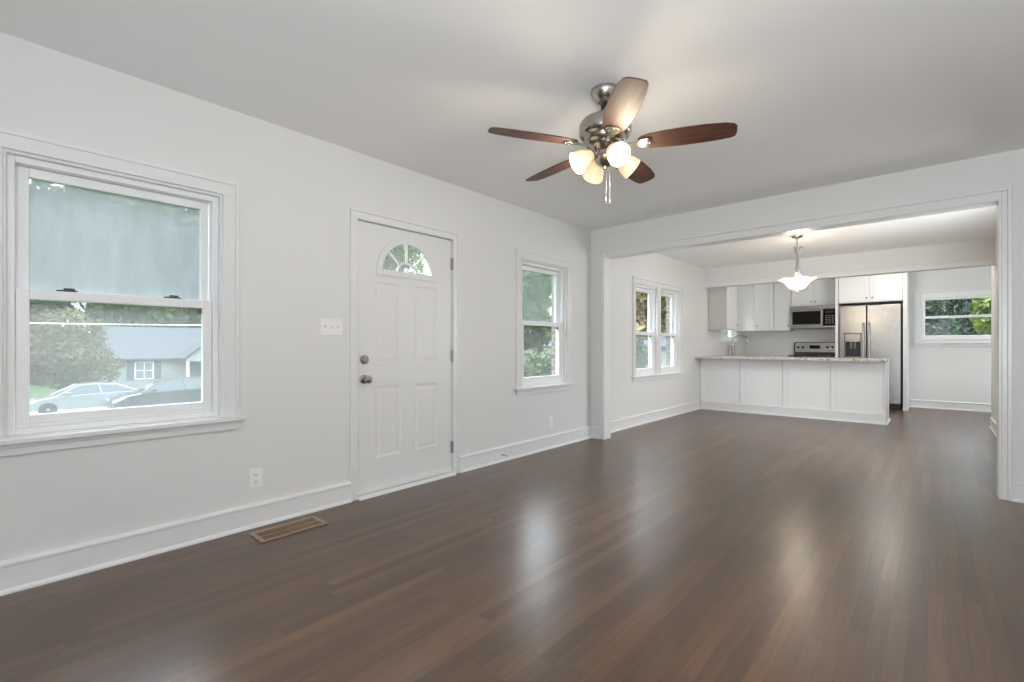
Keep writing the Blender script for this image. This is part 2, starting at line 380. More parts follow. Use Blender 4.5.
# ------------------------------------------------------------------ the room shell
H = 2.5
YB, XR, YR = -2.6, 5.0, 11.25           # back wall, right wall, rear (kitchen) wall
YP0, YP1 = 4.90, 5.02                   # partition with the wide opening
XD = 3.685                              # right wall of the dining area
W1 = (0.06, 0.934, 0.69, 1.985); DO = (1.775, 2.725, 0.0, 2.035); W2 = (3.61, 4.40, 0.69, 1.985)
W34 = (6.03, 7.555, 0.69, 1.985); WS = (9.58, 10.45, 1.20, 1.985)
LEFT = [W1, DO, W2, W34, WS]
struct('floor', MB().box(-0.02, XR, YB, YR, -0.08, 0), M['floor'], 'dark brown strip oak floor running through to the kitchen', 'floor')
struct('ceiling', MB().box(-0.02, XR, YB, YR, H, H+0.1), M['ceiling'], 'flat white painted ceiling', 'ceiling')
w = MB(); wall_boxes(w, YB, YR, 0, H, LEFT, lambda a, b, c, d: w.box(-0.12, 0, a, b, c, d))
struct('wall_left', w, M['wall'], 'long white wall with the front door and the street windows', 'wall')
e = MB(); wall_boxes(e, YB-0.3, YR+0.3, -0.7, H+0.3, LEFT[:-1]+[(9.5, 10.85, 1.15, 2.0)], lambda a, b, c, d: e.box(-0.215, -0.121, a, b, c, d))
struct('wall_exterior', e, M['brick'], 'red brick outer skin seen at the window edges', 'wall')
p = MB().box(0, 0.175, YP0, YP1, 0, H).box(0.175, 3.465, YP0, YP1, 2.17, H).box(3.465, XR, YP0, YP1, 0, H)
struct('wall_partition', p, M['wall'], 'white partition wall around the wide cased opening', 'wall')
b = MB(); wall_boxes(b, -0.12, XR+0.12, 0, H, [(2.8, 4.6, 0.6, 2.1)], lambda a, c, d, f: b.box(a, c, YB-0.12, YB, d, f))  # unseen opening added to let fill light into the living room
struct('wall_back', b, M['wall'], 'white wall behind the camera with an added opening for fill light', 'wall')
r = MB(); wall_boxes(r, YB, YP1, 0, H, [], lambda a, c, d, f: r.box(XR, XR+0.12, a, c, d, f))
wall_boxes(r, 9.24, YR, 0, H, [(9.6, 10.8, 0.85, 2.05)], lambda a, c, d, f: r.box(XR, XR+0.12, a, c, d, f))  # unseen opening added for the kitchen fill light
struct('wall_right', r, M['wall'], 'white wall out of view beyond the partition return', 'wall')
d = MB(); wall_boxes(d, YP1, 9.12, 0, H, [(5.4, 6.9, 0.65, 2.05)], lambda a, c, e_, f: d.box(XD, XD+0.12, a, c, e_, f))  # unseen opening added for the dining fill light
d.box(XD, XR, 9.12, 9.24, 0, H)
struct('wall_dining', d, M['wall'], 'white wall end bounding the dining area beyond the opening', 'wall')
WR = (2.93, 4.00, 1.21, 2.05)
k = MB(); wall_boxes(k, -0.12, XR+0.12, 0, H, [WR], lambda a, c, e_, f: k.box(a, c, YR, YR+0.15, e_, f))
struct('wall_rear', k, M['wall'], 'white kitchen rear wall behind the range and refrigerator', 'wall')
hb = MB().box(0, XD, 8.70, 8.84, 2.16, H)
struct('wall_header', hb, M['wall'], 'dropped white header beam crossing above the peninsula', 'beam')
struct('trim_1', MB().box(0, XD, 8.684, 8.70, 2.16, 2.232).box(0, XD, 8.678, 8.70, 2.222, 2.236), M['trim'], 'narrow white strip along the bottom of the dropped header', 'trim', 0.003)

# cased opening: stepped casing on the living room side, plain lining and dining side casing
co = MB(); ZT = 2.240
for xo, xi, sg_ in ((0.125, 0.195, 1), (3.512, 3.445, -1)):
    co.box(xo, xo+sg_*0.022, YP0-0.026, YP0, 0, ZT)
    co.box(xo+sg_*0.022, xi-sg_*0.016, YP0-0.016, YP0, 0, ZT-0.022); co.box(xi-sg_*0.016, xi, YP0-0.021, YP0, 0, 2.150+0.016)
co.box(0.147, 3.490, YP0-0.026, YP0, ZT-0.022, ZT); co.box(0.179, 3.461, YP0-0.016, YP0, 2.166, ZT-0.022); co.box(0.195, 3.445, YP0-0.021, YP0, 2.150, 2.166)
struct('trim_2', co, M['trim'], 'white stepped casing around the wide opening to the dining area', 'trim', 0.003)
ln = MB().box(0.175, 0.195, YP0, YP1, 0, 2.17).box(3.445, 3.465, YP0, YP1, 0, 2.17).box(0.195, 3.445, YP0, YP1, 2.150, 2.170)
ln.box(0.12, 0.195, YP1, YP1+0.016, 0, 2.23).box(3.445, 3.52, YP1, YP1+0.016, 0, 2.23).box(0.195, 3.445, YP1, YP1+0.016, 2.15, 2.23)
struct('trim_3', ln, M['trim'], 'smooth white jamb lining inside the wide opening', 'trim', 0.002)

def baseboard(name, runs, label):
    """runs: (axis, wall coordinate, inward sign, from, to)"""
    m = MB()
    prof = [(0, 0), (0.028, 0), (0.028, 0.008), (0.022, 0.018), (0.015, 0.022), (0.015, 0.118), (0.021, 0.122), (0.021, 0.132), (0.010, 0.145), (0, 0.145)]
    for ax, c, s, a0, a1 in runs:
        if ax == 'Y': m.prism(prof, a0, a1, lambda u, v, t: (c+s*u, t, v))
        else: m.prism(prof, a0, a1, lambda u, v, t: (t, c+s*u, v))
    return struct(name, m, M['trim'], label, 'baseboard')
baseboard('baseboard_left', [('Y', 0, 1, YB, 1.742), ('Y', 0, 1, 2.768, YP0), ('Y', 0, 1, YP1+0.016, 8.45)], 'white baseboard with shoe moulding along the door wall')
baseboard('baseboard_partition', [('X', YP0, -1, 0.0, 0.125), ('X', YP0, -1, 3.512, XR)], 'white baseboard pieces beside the casing of the wide opening')
baseboard('baseboard_dining', [('Y', XD, -1, YP1+0.016, 9.13)], 'white baseboard at the foot of the dining wall end')
baseboard('baseboard_rear', [('X', YR, -1, 2.775, XR)], 'white baseboard under the high kitchen window')
baseboard('baseboard_back', [('X', YB, 1, 0, XR), ('Y', XR, -1, YB, YP0)], 'white baseboard on the walls behind the camera')

# ------------------------------------------------------------------ windows
class Frame:
    """maps (along the wall, depth into the room, z) onto a wall"""
    def __init__(s, wall): s.w = wall
    def box(s, mb, a0, a1, d0, d1, z0, z1):
        if s.w == 'left': return mb.box(d0, d1, a0, a1, z0, z1)
        if s.w == 'rear': return mb.box(a0, a1, YR-d1, YR-d0, z0, z1)
    def pt(s, a, d, z): return (d, a, z) if s.w == 'left' else (a, YR-d, z)

def ring(F, mb, a0, a1, z0, z1, wd, d0, d1, wtop=None, wbot=None):
    wt = wtop or wd; wb = wbot or wd
    F.box(mb, a0, a0+wd, d0, d1, z0, z1); F.box(mb, a1-wd, a1, d0, d1, z0, z1)
    F.box(mb, a0+wd, a1-wd, d0, d1, z0, z0+wb); F.box(mb, a0+wd, a1-wd, d0, d1, z1-wt, z1)

def sash_pair(F, root, a0, a1, z0, z1, zm, mats, locks=(), st=0.046, latch=True):
    """double hung vinyl unit: outer upper sash and inner lower sash with their panes"""
    fr = MB(); ring(F, fr, a0, a1, z0, z1, 0.028, -0.128, -0.03)
    F.box(fr, a0+0.028, a0+0.036, -0.078, -0.070, zm, z1); F.box(fr, a1-0.036, a1-0.028, -0.078, -0.070, zm, z1)
    fr.build('frame', M['vinyl'], root, 0.003)
    i0, i1 = a0+0.030, a1-0.030
    up = MB(); ring(F, up, i0+0.006, i1-0.006, zm-0.02, z1-0.030, st-0.006, -0.118, -0.082, 0.045, 0.04)
    uo = up.build('upper_sash', M['vinyl'], root, 0.004)
    pu = MB(); F.box(pu, i0+st-0.003, i1-st+0.003, -0.101, -0.097, zm+0.015, z1-0.070); pu.build('pane', mats[0], uo)
    lo = MB(); ring(F, lo, i0, i1, z0+0.028, zm+0.022, st, -0.076, -0.040, 0.046, 0.058)
    F.box(lo, i0+0.02, i1-0.02, -0.040, -0.033, z0+0.045, z0+0.055)
    lo_o = lo.build('lower_sash', M['vinyl'], root, 0.004)
    pl = MB(); F.box(pl, i0+st-0.003, i1-st+0.003, -0.060, -0.056, z0+0.083, zm-0.021); pl.build('pane', mats[1], lo_o)
    for q in locks:
        a = i0+(i1-i0)*q
        lk = MB(); F.box(lk, a-0.038, a+0.038, -0.072, -0.046, zm+0.022, zm+0.030); F.box(lk, a-0.012, a+0.030, -0.066, -0.052, zm+0.030, zm+0.040)
        tag(lk.build('sash_lock', M['latch'], lo_o, 0.002), 'dark sash lock')
    if latch:
        lk = MB(); F.box(lk, i1-st-0.022, i1-st-0.002, -0.072, -0.061, zm-0.052, zm-0.028)
        tag(lk.build('sash_latch', M['latch'], lo_o, 0.002), 'small dark latch')

def window(name, F, op, label, units, zm, mats, locks=(), cas=0.083, stool_ext=0.03, latch=True, apron=True, band=0.019):
    a0, a1, z0, z1 = op
    root = thing(name, F.pt((a0+a1)/2, 0, z0), label, 'window', None, 'structure')
    cs = MB(); bb = 0.018; bd = band
    for s, e0 in ((-1, a0), (1, a1)):
        F.box(cs, e0, e0+s*(cas-bb), 0, 0.014, z0, z1)
        F.box(cs, e0+s*(cas-bb), e0+s*cas, 0, bd, z0, z1+cas)
        F.box(cs, e0+s*0.0005, e0+s*0.012, 0.014, 0.018, z0, z1)
    F.box(cs, a0-cas+bb, a1+cas-bb, 0, 0.014, z1, z1+cas-bb); F.box(cs, a0-cas+bb, a1+cas-bb, 0, bd, z1+cas-bb, z1+cas)
    F.box(cs, a0-0.012, a1+0.012, 0.014, 0.018, z1+0.0005, z1+0.012)
    for x0, x1 in zip([u[1] for u in units[:-1]], [u[0] for u in units[1:]]):
        F.box(cs, x0-0.012, x1+0.012, 0, 0.014, z0, z1); F.box(cs, x0, x1, -0.125, 0, z0, z1)
    cs.build('casing', M['trim'], root, 0.003)
    jb = MB()
    F.box(jb, a0, a0+0.012, -0.13, 0.0, z0, z1); F.box(jb, a1-0.012, a1, -0.13, 0.0, z0, z1); F.box(jb, a0+0.012, a1-0.012, -0.13, 0, z1-0.012, z1)
    jb.build('jamb', M['trim'], root)
    st = MB(); F.box(st, a0-cas-stool_ext, a1+cas+stool_ext, 0.0, 0.052, z0-0.026, z0); F.box(st, a0, a1, -0.128, 0.0, z0-0.012, z0+0.006)
    st.build('stool', M['trim'], root, 0.006, 3)
    if apron:
        ap = MB(); F.box(ap, a0-cas, a1+cas, 0, 0.018, z0-0.078, z0-0.026); F.box(ap, a0-cas, a1+cas, 0, 0.026, z0-0.045, z0-0.026)
        ap.build('apron', M['trim'], root, 0.003)
    for u0, u1 in units:
        sash_pair(F, root, max(u0, a0+0.012), min(u1, a1-0.012), z0+0.006, z1-0.012, zm, mats, locks, latch=latch)
    return root
FL, FR_ = Frame('left'), Frame('rear')
window('window_1', FL, W1, 'large double hung window facing the parked cars, hazy upper pane', [(W1[0], W1[1])], 1.345, (M['glass_hazy'], M['glass_soft']), (0.22, 0.76))
window('window_2', FL, W2, 'double hung window between the front door and the wide opening', [(W2[0], W2[1])], 1.345, (M['glass_milky'], M['glass_light']))
window('window_3', FL, W34, 'twin double hung window in the dining area', [(W34[0], 6.735), (6.835, W34[1])], 1.29, (M['glass_clear'], M['glass_soft']), band=0.03)
window('window_4', FL, WS, 'small window above the kitchen sink under the wall cabinets', [(WS[0], WS[1])], 1.59, (M['glass_clear'], M['glass_soft']), latch=False, cas=0.07)

# the high kitchen window: two wide panes over each other
a0, a1, z0, z1 = WR
root = thing('window_5', (3.46, YR, z0), 'high white window with leafy shrubs behind, in the kitchen rear wall', 'window', None, 'structure')
cs = MB(); c = 0.10
for s, e0 in ((-1, a0), (1, a1)):
    FR_.box(cs, e0, e0+s*(c-0.018), 0, 0.014, z0, z1); FR_.box(cs, e0+s*(c-0.018), e0+s*c, 0, 0.022, z0-0.04, z1+0.062)
FR_.box(cs, a0-c+0.018, a1+c-0.018, 0, 0.014, z1, z1+0.044); FR_.box(cs, a0-c+0.018, a1+c-0.018, 0, 0.022, z1+0.044, z1+0.062)
FR_.box(cs, a0-c+0.018, a1+c-0.018, 0, 0.014, z0-0.04, z0)
cs.build('casing', M['trim'], root, 0.003)
st = MB(); FR_.box(st, a0-c-0.03, a1+c+0.03, 0, 0.045, z0-0.060, z0-0.04); st.build('stool', M['trim'], root, 0.005)
ap = MB(); FR_.box(ap, a0-c, a1+c, 0, 0.016, z0-0.11, z0-0.060); ap.build('apron', M['trim'], root, 0.003)
fr = MB(); ring(FR_, fr, a0, a1, z0+0.006, z1, 0.045, -0.10, -0.01, 0.09, 0.075)
fr.build('frame', M['vinyl'], root, 0.004)
zm = 1.62
for nm, q0, q1, dd in (('lower_sash', z0+0.055, zm+0.02, -0.05), ('upper_sash', zm-0.02, z1-0.085, -0.085)):
    sm = MB(); ring(FR_, sm, a0+0.012, a1-0.012, q0, q1, 0.036, dd-0.03, dd, 0.036, 0.030); so = sm.build(nm, M['vinyl'], root, 0.003)
    pm = MB(); FR_.box(pm, a0+0.045, a1-0.045, dd-0.018, dd-0.014, q0+0.027, q1-0.033); pm.build('pane', M['glass_clear'], so)

# ------------------------------------------------------------------ front door
root = thing('door_1', (0, 2.25, 0), 'white panelled front door with a half round fanlight', 'door', None, 'structure')
cs = MB()
for s, e0 in ((-1, 1.797), (1, 2.705)):
    cs.box(0, 0.013, e0, e0+s*0.042, 0, 2.028); cs.box(0, 0.018, e0+s*0.042, e0+s*0.057, 0, 2.085)
cs.box(0, 0.013, 1.797, 2.705, 2.018, 2.028).box(0, 0.013, 1.755, 2.747, 2.028, 2.070); cs.box(0, 0.018, 1.755, 2.747, 2.070, 2.085)
cs.build('casing', M['trim'], root, 0.003)
jb = MB().box(-0.12, 0.0, 1.775, 1.794, 0, 2.035).box(-0.12, 0.0, 2.708, 2.725, 0, 2.035).box(-0.12, 0.0, 1.794, 2.708, 2.020, 2.035)
jb.build('jamb', M['trim'], root, 0.002)
th = MB().prism([(-0.12, 0), (0.045, 0), (0.045, 0.006), (0.02, 0.02), (-0.12, 0.02)], 1.794, 2.708, lambda u, v, t: (u, t, v))
th.build('threshold', M['trim'], root)
D0, D1, DZ0, DZ1 = 1.801, 2.701, 0.024, 2.012
# slab as a grid with sunk, bevelled panels and a half round hole
CY, CZ, RAD = 2.245, 1.668, 0.262
slab = MB()
PAN = [(1.955, 2.185, 0.97, 1.585), (2.315, 2.545, 0.97, 1.585), (1.955, 2.185, 0.27, 0.80), (2.315, 2.545, 0.27, 0.80)]
XF, XBk = -0.012, -0.056
def panel(y0, y1, z0, z1):
    """moulded panel: sunk groove with a raised field"""
    steps = [(0.0, 0.0), (0.010, -0.004), (0.026, -0.0055), (0.040, -0.002), (0.052, -0.002)]
    rings = []
    for ins, dep in steps: rings.append([(XF+dep, y0+ins, z0+ins), (XF+dep, y1-ins, z0+ins), (XF+dep, y1-ins, z1-ins), (XF+dep, y0+ins, z1-ins)])
    vs = [q for rg in rings for q in rg]; fs = []
    for i in range(len(rings)-1):
        for j in range(4): fs.append((i*4+j, i*4+(j+1) % 4, i*4+4+(j+1) % 4, i*4+4+j))
    L4 = (len(rings)-1)*4; fs.append((L4, L4+1, L4+2, L4+3)); slab.add(vs, fs)
for q in PAN: panel(*q)
ys = [D0, 1.955, 2.185, 2.315, 2.545, D1]; zs = [DZ0, 0.27, 0.80, 0.97, 1.585, CZ]
for i in range(5):
    for j in range(5):
        if i in (1, 3) and j in (1, 3): continue
        slab.add([(XF, ys[i], zs[j]), (XF, ys[i+1], zs[j]), (XF, ys[i+1], zs[j+1]), (XF, ys[i], zs[j+1])], [(0, 1, 2, 3)])
NA = 28; arc = [(CY-RAD*math.cos(PI*k/NA), CZ+RAD*math.sin(PI*k/NA)) for k in range(NA+1)]
for k in range(NA):
    (ya, za), (yb, zb) = arc[k], arc[k+1]
    slab.add([(XF, ya, za), (XF, yb, zb), (XF, yb, DZ1), (XF, ya, DZ1)], [(0, 1, 2, 3)])
    slab.add([(XF, ya, za), (XF, yb, zb), (XBk, yb, zb), (XBk, ya, za)], [(0, 1, 2, 3)])
for y0, y1 in ((D0, CY-RAD), (CY+RAD, D1)):
    slab.add([(XF, y0, CZ), (XF, y1, CZ), (XF, y1, DZ1), (XF, y0, DZ1)], [(0, 1, 2, 3)])
slab.box(XBk, XF-0.001, D0, D0+0.004, DZ0, DZ1).box(XBk, XF-0.001, D1-0.004, D1, DZ0, DZ1).box(XBk, XF-0.001, D0, D1, DZ1-0.004, DZ1)
slab.box(XBk, XBk+0.004, D0, D1, DZ0, CZ).box(XBk, XBk+0.004, D0, CY-RAD, CZ, DZ1).box(XBk, XBk+0.004, CY+RAD, D1, CZ, DZ1)
for k in range(NA):
    (ya, za), (yb, zb) = arc[k], arc[k+1]
    slab.add([(XBk, ya, za), (XBk, yb, zb), (XBk, yb, DZ1), (XBk, ya, DZ1)], [(0, 1, 2, 3)])
slab.box(XBk, XF, CY-RAD, CY+RAD, CZ-0.004, CZ-0.0005)
so = slab.build('door_slab', M['door'], root, recalc=False)
# fanlight: frame, spokes, pane
fm = MB()
def arc_band(r0, r1, x0, x1, n=28):
    for k in range(n):
        t0, t1 = PI*k/n, PI*(k+1)/n
        P = lambda r, t, x: (x, CY-r*math.cos(t), CZ+r*math.sin(t))
        fm.add([P(r0, t0, x0), P(r1, t0, x0), P(r1, t1, x0), P(r0, t1, x0), P(r0, t0, x1), P(r1, t0, x1), P(r1, t1, x1), P(r0, t1, x1)],
               [(0, 1, 2, 3), (4, 7, 6, 5), (1, 5, 6, 2), (0, 3, 7, 4), (0, 4, 5, 1), (3, 2, 6, 7)])
arc_band(0.236, 0.284, XF-0.004, XF+0.012)
fm.box(XF-0.004, XF+0.013, CY-0.284, CY+0.284, CZ-0.030, CZ+0.014)
fan_o = fm.build('fanlight', M['door'], so)
mu = fm = MB(); arc_band(0.083, 0.097, -0.036, -0.022, 20)
for ang in (45, 90, 135):
    t = math.radians(ang); dy, dz = -math.cos(t), math.sin(t); nrm = (dz, -dy); hw = 0.008
    pts = [(CY+dy*r_+nrm[0]*q, CZ+dz*r_+nrm[1]*q) for r_, q in ((0.092, -hw), (0.25, -hw), (0.25, hw), (0.092, hw))]
    mu.prism(pts, -0.036, -0.022, lambda u, v, x: (x, u, v))
mu.build('muntin', M['vinyl'], so)
gp = MB(); gp.prism([(CY-0.255*math.cos(PI*k/28), CZ+0.255*math.sin(PI*k/28)) for k in range(29)], -0.031, -0.028, lambda u, v, x: (x, u, v)); gp.build('pane', M['glass_soft'], so)
# hardware
kb = MB().lathe([(0.033, 0), (0.033, 0.006), (0.014, 0.012), (0.012, 0.030), (0.024, 0.040), (0.029, 0.052), (0.027, 0.064), (0.014, 0.070), (0, 0.071)], (XF, 1.861, 0.862), (1, 0, 0), 28)
tag(kb.build('door_knob', M['satin'], so), 'nickel door knob')
db = MB().lathe([(0.033, 0), (0.033, 0.010), (0.028, 0.018), (0.010, 0.019), (0, 0.019)], (XF, 1.861, 1.005), (1, 0, 0), 28).box(XF+0.018, XF+0.032, 1.857, 1.865, 0.985, 1.025)
tag(db.build('deadbolt', M['satin'], so, 0.001), 'round nickel deadbolt')
for z in (0.235, 1.02, 1.81):
    hg = MB().tube([(0.003, 2.7045, z-0.05), (0.003, 2.7045, z+0.05)], 0.0065, 10).box(-0.012, 0.001, 2.690, 2.704, z-0.05, z+0.05)
    tag(hg.build('hinge', M['satin'], root), 'nickel hinge')
sw = MB().box(XF, XF+0.012, D0+0.003, D1-0.003, DZ0, DZ0+0.045); sw.build('door_sweep', M['door'], so, 0.003)
sh = MB().box(-0.07, -0.060, 1.79, 2.712, 0.0, 2.02)

# ------------------------------------------------------------------ wall fittings
def outlet(x, y, z, label):
    t = thing('outlet', (x, y, z), label, 'outlet')
    pl = MB().box(x, x+0.006, y-0.040, y+0.040, z-0.060, z+0.060); po = pl.build('cover_plate', M['plate'], t, 0.003)
    for dz in (-0.021, 0.021):
        q = MB().box(x+0.006, x+0.009, y-0.016, y+0.016, z+dz-0.014, z+dz+0.014); ro = q.build('receptacle', M['plate'], t, 0.004)
        s = MB().box(x+0.009, x+0.0095, y-0.008, y-0.005, z+dz-0.004, z+dz+0.006).box(x+0.009, x+0.0095, y+0.005, y+0.008, z+dz-0.004, z+dz+0.006).box(x+0.009, x+0.0095, y-0.002, y+0.002, z+dz-0.010, z+dz-0.006)
        s.build('slot', M['grey_plastic'], ro)
    return t
outlet(0, 1.115, 0.297, 'white outlet low on the wall near the floor register')
outlet(0, 4.09, 0.285, 'white outlet low on the wall below the window beside the opening')
outlet(0, 9.06, 1.125, 'white outlet on the kitchen wall under the first cabinet')
t = thing('light_switch', (0, 1.602, 1.234), 'white three gang switch plate beside the front door', 'light switch')
po = MB().box(0, 0.006, 1.520, 1.684, 1.176, 1.292).build('cover_plate', M['plate'], t, 0.003)
for i, dy in enumerate((-0.046, 0, 0.046)):
    y = 1.602+dy
    to = MB().prism([(0.006, 1.226), (0.006, 1.246), (0.017, 1.249 if i != 1 else 1.222), (0.017, 1.241 if i != 1 else 1.230)], y-0.005, y+0.005, lambda u, v, q: (u, q, v))
    to.build('toggle', M['plate'], t)
    MB().box(0.006, 0.0075, y-0.008, y+0.008, 1.219, 1.251).build('switch_surround', M['plate'], t)
# loose low voltage cable end on the baseboard
t = thing('cable_stub', (0.02, 3.32, 0.06), 'short grey cable end poking out of the baseboard by the door', 'cable')
MB().lathe([(0.008, 0), (0.008, 0.004), (0.004, 0.006), (0, 0.006)], (0.015, 3.315, 0.065), (1, 0, 0), 12).build('grommet', M['grey_plastic'], t)
MB().tube([(0.018, 3.316, 0.065), (0.03, 3.33, 0.062), (0.034, 3.35, 0.052), (0.034, 3.368, 0.048)], 0.0035, 8).build('cable', M['satin'], t)

# floor register
vx0, vx1, vy0, vy1 = 0.105, 0.292, 1.040, 1.430
t = thing('floor_register', ((vx0+vx1)/2, (vy0+vy1)/2, 0), 'tan slotted floor register set in the oak boards by the wall', 'floor vent')
f = MB(); bw = 0.024; zt = 0.008
f.box(vx0, vx1, vy0, vy0+bw, 0, zt).box(vx0, vx1, vy1-bw, vy1, 0, zt).box(vx0, vx0+bw, vy0+bw, vy1-bw, 0, zt).box(vx1-bw, vx1, vy0+bw, vy1-bw, 0, zt)
f.build('frame', M['vent'], t, 0.004)
MB().box(vx0+bw, vx1-bw, vy0+bw, vy1-bw, 0.0, 0.0015).build('duct_shade_sheet', M['duct_shade'], t)  # flat dark sheet, shade of the duct put into its colour
sl = MB(); n = 27
for i in range(n):
    y = vy0+bw+(vy1-vy0-2*bw)*(i+0.5)/n; sl.box(vx0+bw, vx1-bw, y-0.0022, y+0.0022, 0.0015, 0.0045)
sl.box((vx0+vx1)/2-0.004, (vx0+vx1)/2+0.004, vy0+bw, vy1-bw, 0.0015, 0.0047)
sl.build('grille', M['vent'], t)
dm = MB()
dm.prism([(vx0+bw, 1.225), (vx1-bw, 1.225), (vx1-bw, 1.365), (vx0+bw, 1.365)], 0.0016, 0.0032, lambda u, v, q: (u, v, q))
tag(dm.build('damper', M['damper'], t), 'damper plate showing through the slots')

# ------------------------------------------------------------------ ceiling fan
FX, FY, ZB = 1.755, 2.268, 2.194
fan = thing('ceiling_fan', (FX, FY, 0), 'brushed nickel ceiling fan with five walnut blades and four lit shades', 'ceiling fan')
fan.location = (FX, FY, H); ORIGIN[fan.name] = Vector((FX, FY, H))
O = (FX, FY, 0)
MB().lathe([(0.0, H), (0.078, H), (0.079, H-0.012), (0.072, H-0.030), (0.050, H-0.062), (0.030, H-0.078), (0.022, H-0.080), (0.0, H-0.080)], O, seg=40).build('canopy', M['nickel'], fan)
MB().lathe([(0.024, H-0.100), (0.024, H-0.074)], O, seg=20).build('hanger_ball', M['black'], fan)
MB().lathe([(0.013, 2.33), (0.013, H-0.085)], O, seg=16).build('downrod', M['nickel'], fan)
MB().lathe([(0.0, 2.366), (0.028, 2.366), (0.034, 2.352), (0.090, 2.345), (0.128, 2.330), (0.140, 2.310), (0.141, 2.262), (0.132, 2.246), (0.112, 2.238), (0.106, 2.222), (0.110, 2.214), (0.104, 2.206), (0.086, 2.200), (0.0, 2.200)], O, seg=48).build('motor_housing', M['nickel'], fan)
MB().lathe([(0.0, 2.202), (0.078, 2.202), (0.082, 2.190), (0.066, 2.172), (0.050, 2.160), (0.052, 2.142), (0.058, 2.128), (0.050, 2.104), (0.030, 2.088), (0.014, 2.082), (0.010, 2.068), (0, 2.066)], O, seg=36).build('switch_housing', M['nickel'], fan)
# blade outline in its own frame: +X outward
def blade_outline():
    up = [(0.175, 0.030), (0.190, 0.047), (0.230, 0.060), (0.300, 0.069), (0.400, 0.0735), (0.500, 0.0725), (0.580, 0.068), (0.635, 0.060), (0.655, 0.048)]
    dn = [(0.660, 0.020), (0.655, -0.030), (0.640, -0.050), (0.600, -0.064), (0.500, -0.0735), (0.400, -0.0745), (0.300, -0.069), (0.230, -0.060), (0.190, -0.047), (0.175, -0.030)]
    return up+dn
for kbl in range(5):
    az = math.radians(-120.6+72*kbl)
    ol = blade_outline(); m_ = MB()
    m_.prism(ol, -0.003, 0.003, lambda u, v, q: (u, v, q))
    bo = m_.build('blade', M['blade'], None, 0.0015, 2)
    bo.parent = fan; bo.location = (0, 0, ZB-H); bo.rotation_euler = (math.radians(-12), 0, az)
    bo.rotation_mode = 'XYZ'
    ir = MB()
    ir.prism([(0.070, 0.018), (0.120, 0.011), (0.165, 0.014), (0.195, 0.034), (0.225, 0.038), (0.245, 0.024), (0.250, 0), (0.245, -0.024), (0.225, -0.038), (0.195, -0.034), (0.165, -0.014), (0.120, -0.011), (0.070, -0.018)], -0.011, -0.0035, lambda u, v, q: (u, v, q))
    for (bx, by) in ((0.205, 0.022), (0.205, -0.022), (0.236, 0)): ir.lathe([(0, -0.0145), (0.005, -0.0135), (0.006, -0.011)], (bx, by, 0), seg=10)
    io = ir.build('blade_iron', M['nickel'], None, 0.002, 2); io.parent = bo
# light kit
for kk in range(4):
    az = math.radians(-34+90*kk); d = Vector((math.cos(az), math.sin(az), 0))
    dirv = (d*math.sin(math.radians(57))+Vector((0, 0, -math.cos(math.radians(57))))).normalized()
    base = Vector((FX, FY, 2.150))+d*0.066
    am = MB().tube([Vector((FX, FY, 2.146))+d*0.040, Vector((FX, FY, 2.152))+d*0.060, base+dirv*0.010], 0.009, 10).lathe([(0.0, 0.0), (0.018, 0.0), (0.024, 0.012), (0.026, 0.024), (0, 0.024)], base, dirv, 20)
    am.build('lamp_arm', M['nickel'], fan)
    prof = [(0.026, 0.018), (0.032, 0.030), (0.044, 0.050), (0.053, 0.074), (0.057, 0.098), (0.061, 0.120), (0.059, 0.120), (0.055, 0.098), (0.050, 0.074), (0.041, 0.051), (0.029, 0.032), (0.023, 0.020)]
    sho = MB().lathe(prof, base, dirv, 32, cap=False).build('lamp_shade', M['shade'], fan)
    MB().lathe([(0.0, 0.022), (0.012, 0.026), (0.018, 0.045), (0.030, 0.072), (0.031, 0.086), (0.024, 0.102), (0.0, 0.110)], base, dirv, 20).build('bulb', M['bulb'], sho)
    point_light('fan_bulb_light', base+dirv*0.135, 5.5, (1.0, 0.86, 0.66), 0.05)
for (ox, oy, zl, zt2) in ((0.000, 0.012, 1.892, 2.075), (0.032, -0.004, 1.872, 2.085)):
    ch = MB().tube([(FX+ox, FY+oy, zl+0.025), (FX+ox, FY+oy, zt2)], 0.0013, 6)
    cho = ch.build('pull_chain', M['cord'], fan)
    MB().lathe([(0, zl-0.012), (0.006, zl-0.010), (0.0075, zl), (0.005, zl+0.016), (0.002, zl+0.028), (0, zl+0.028)], (FX+ox, FY+oy, 0), seg=12).build('chain_fob', M['nickel'], cho)

# ------------------------------------------------------------------ pendant
PX, PY = 1.803, 6.87
pd = thing('pendant_light', (PX, PY, H), 'pendant lamp with a lit alabaster bowl hanging before the kitchen', 'pendant lamp')
O = (PX, PY, 0)
MB().lathe([(0, H), (0.064, H), (0.066, H-0.010), (0.050, H-0.022), (0.018, H-0.030), (0.010, H-0.042), (0, H-0.042)], O, seg=32).build('canopy', M['nickel'], pd)
MB().tube([(PX, PY, H-0.04), (PX, PY, 1.925)], 0.007, 10).build('stem', M['nickel'], pd)
for k3 in range(3):
    a = math.radians(10+120*k3); ca, sa = math.cos(a), math.sin(a)
    pts = []
    # scroll at the top, then down along the stem and out to the bowl
    for i in range(13):
        th_ = math.radians(250-i*27); pts.append((0.044+0.020*math.cos(th_), 2.335+0.020*math.sin(th_)))
    pts += [(0.018, 2.28), (0.012, 2.22), (0.014, 2.14), (0.024, 2.06), (0.040, 1.985), (0.075, 1.945), (0.13, 1.940)]
    MB().tube([(PX+r_*ca, PY+r_*sa, z_) for r_, z_ in pts], 0.0065, 8).build('scroll_arm', M['nickel'], pd)
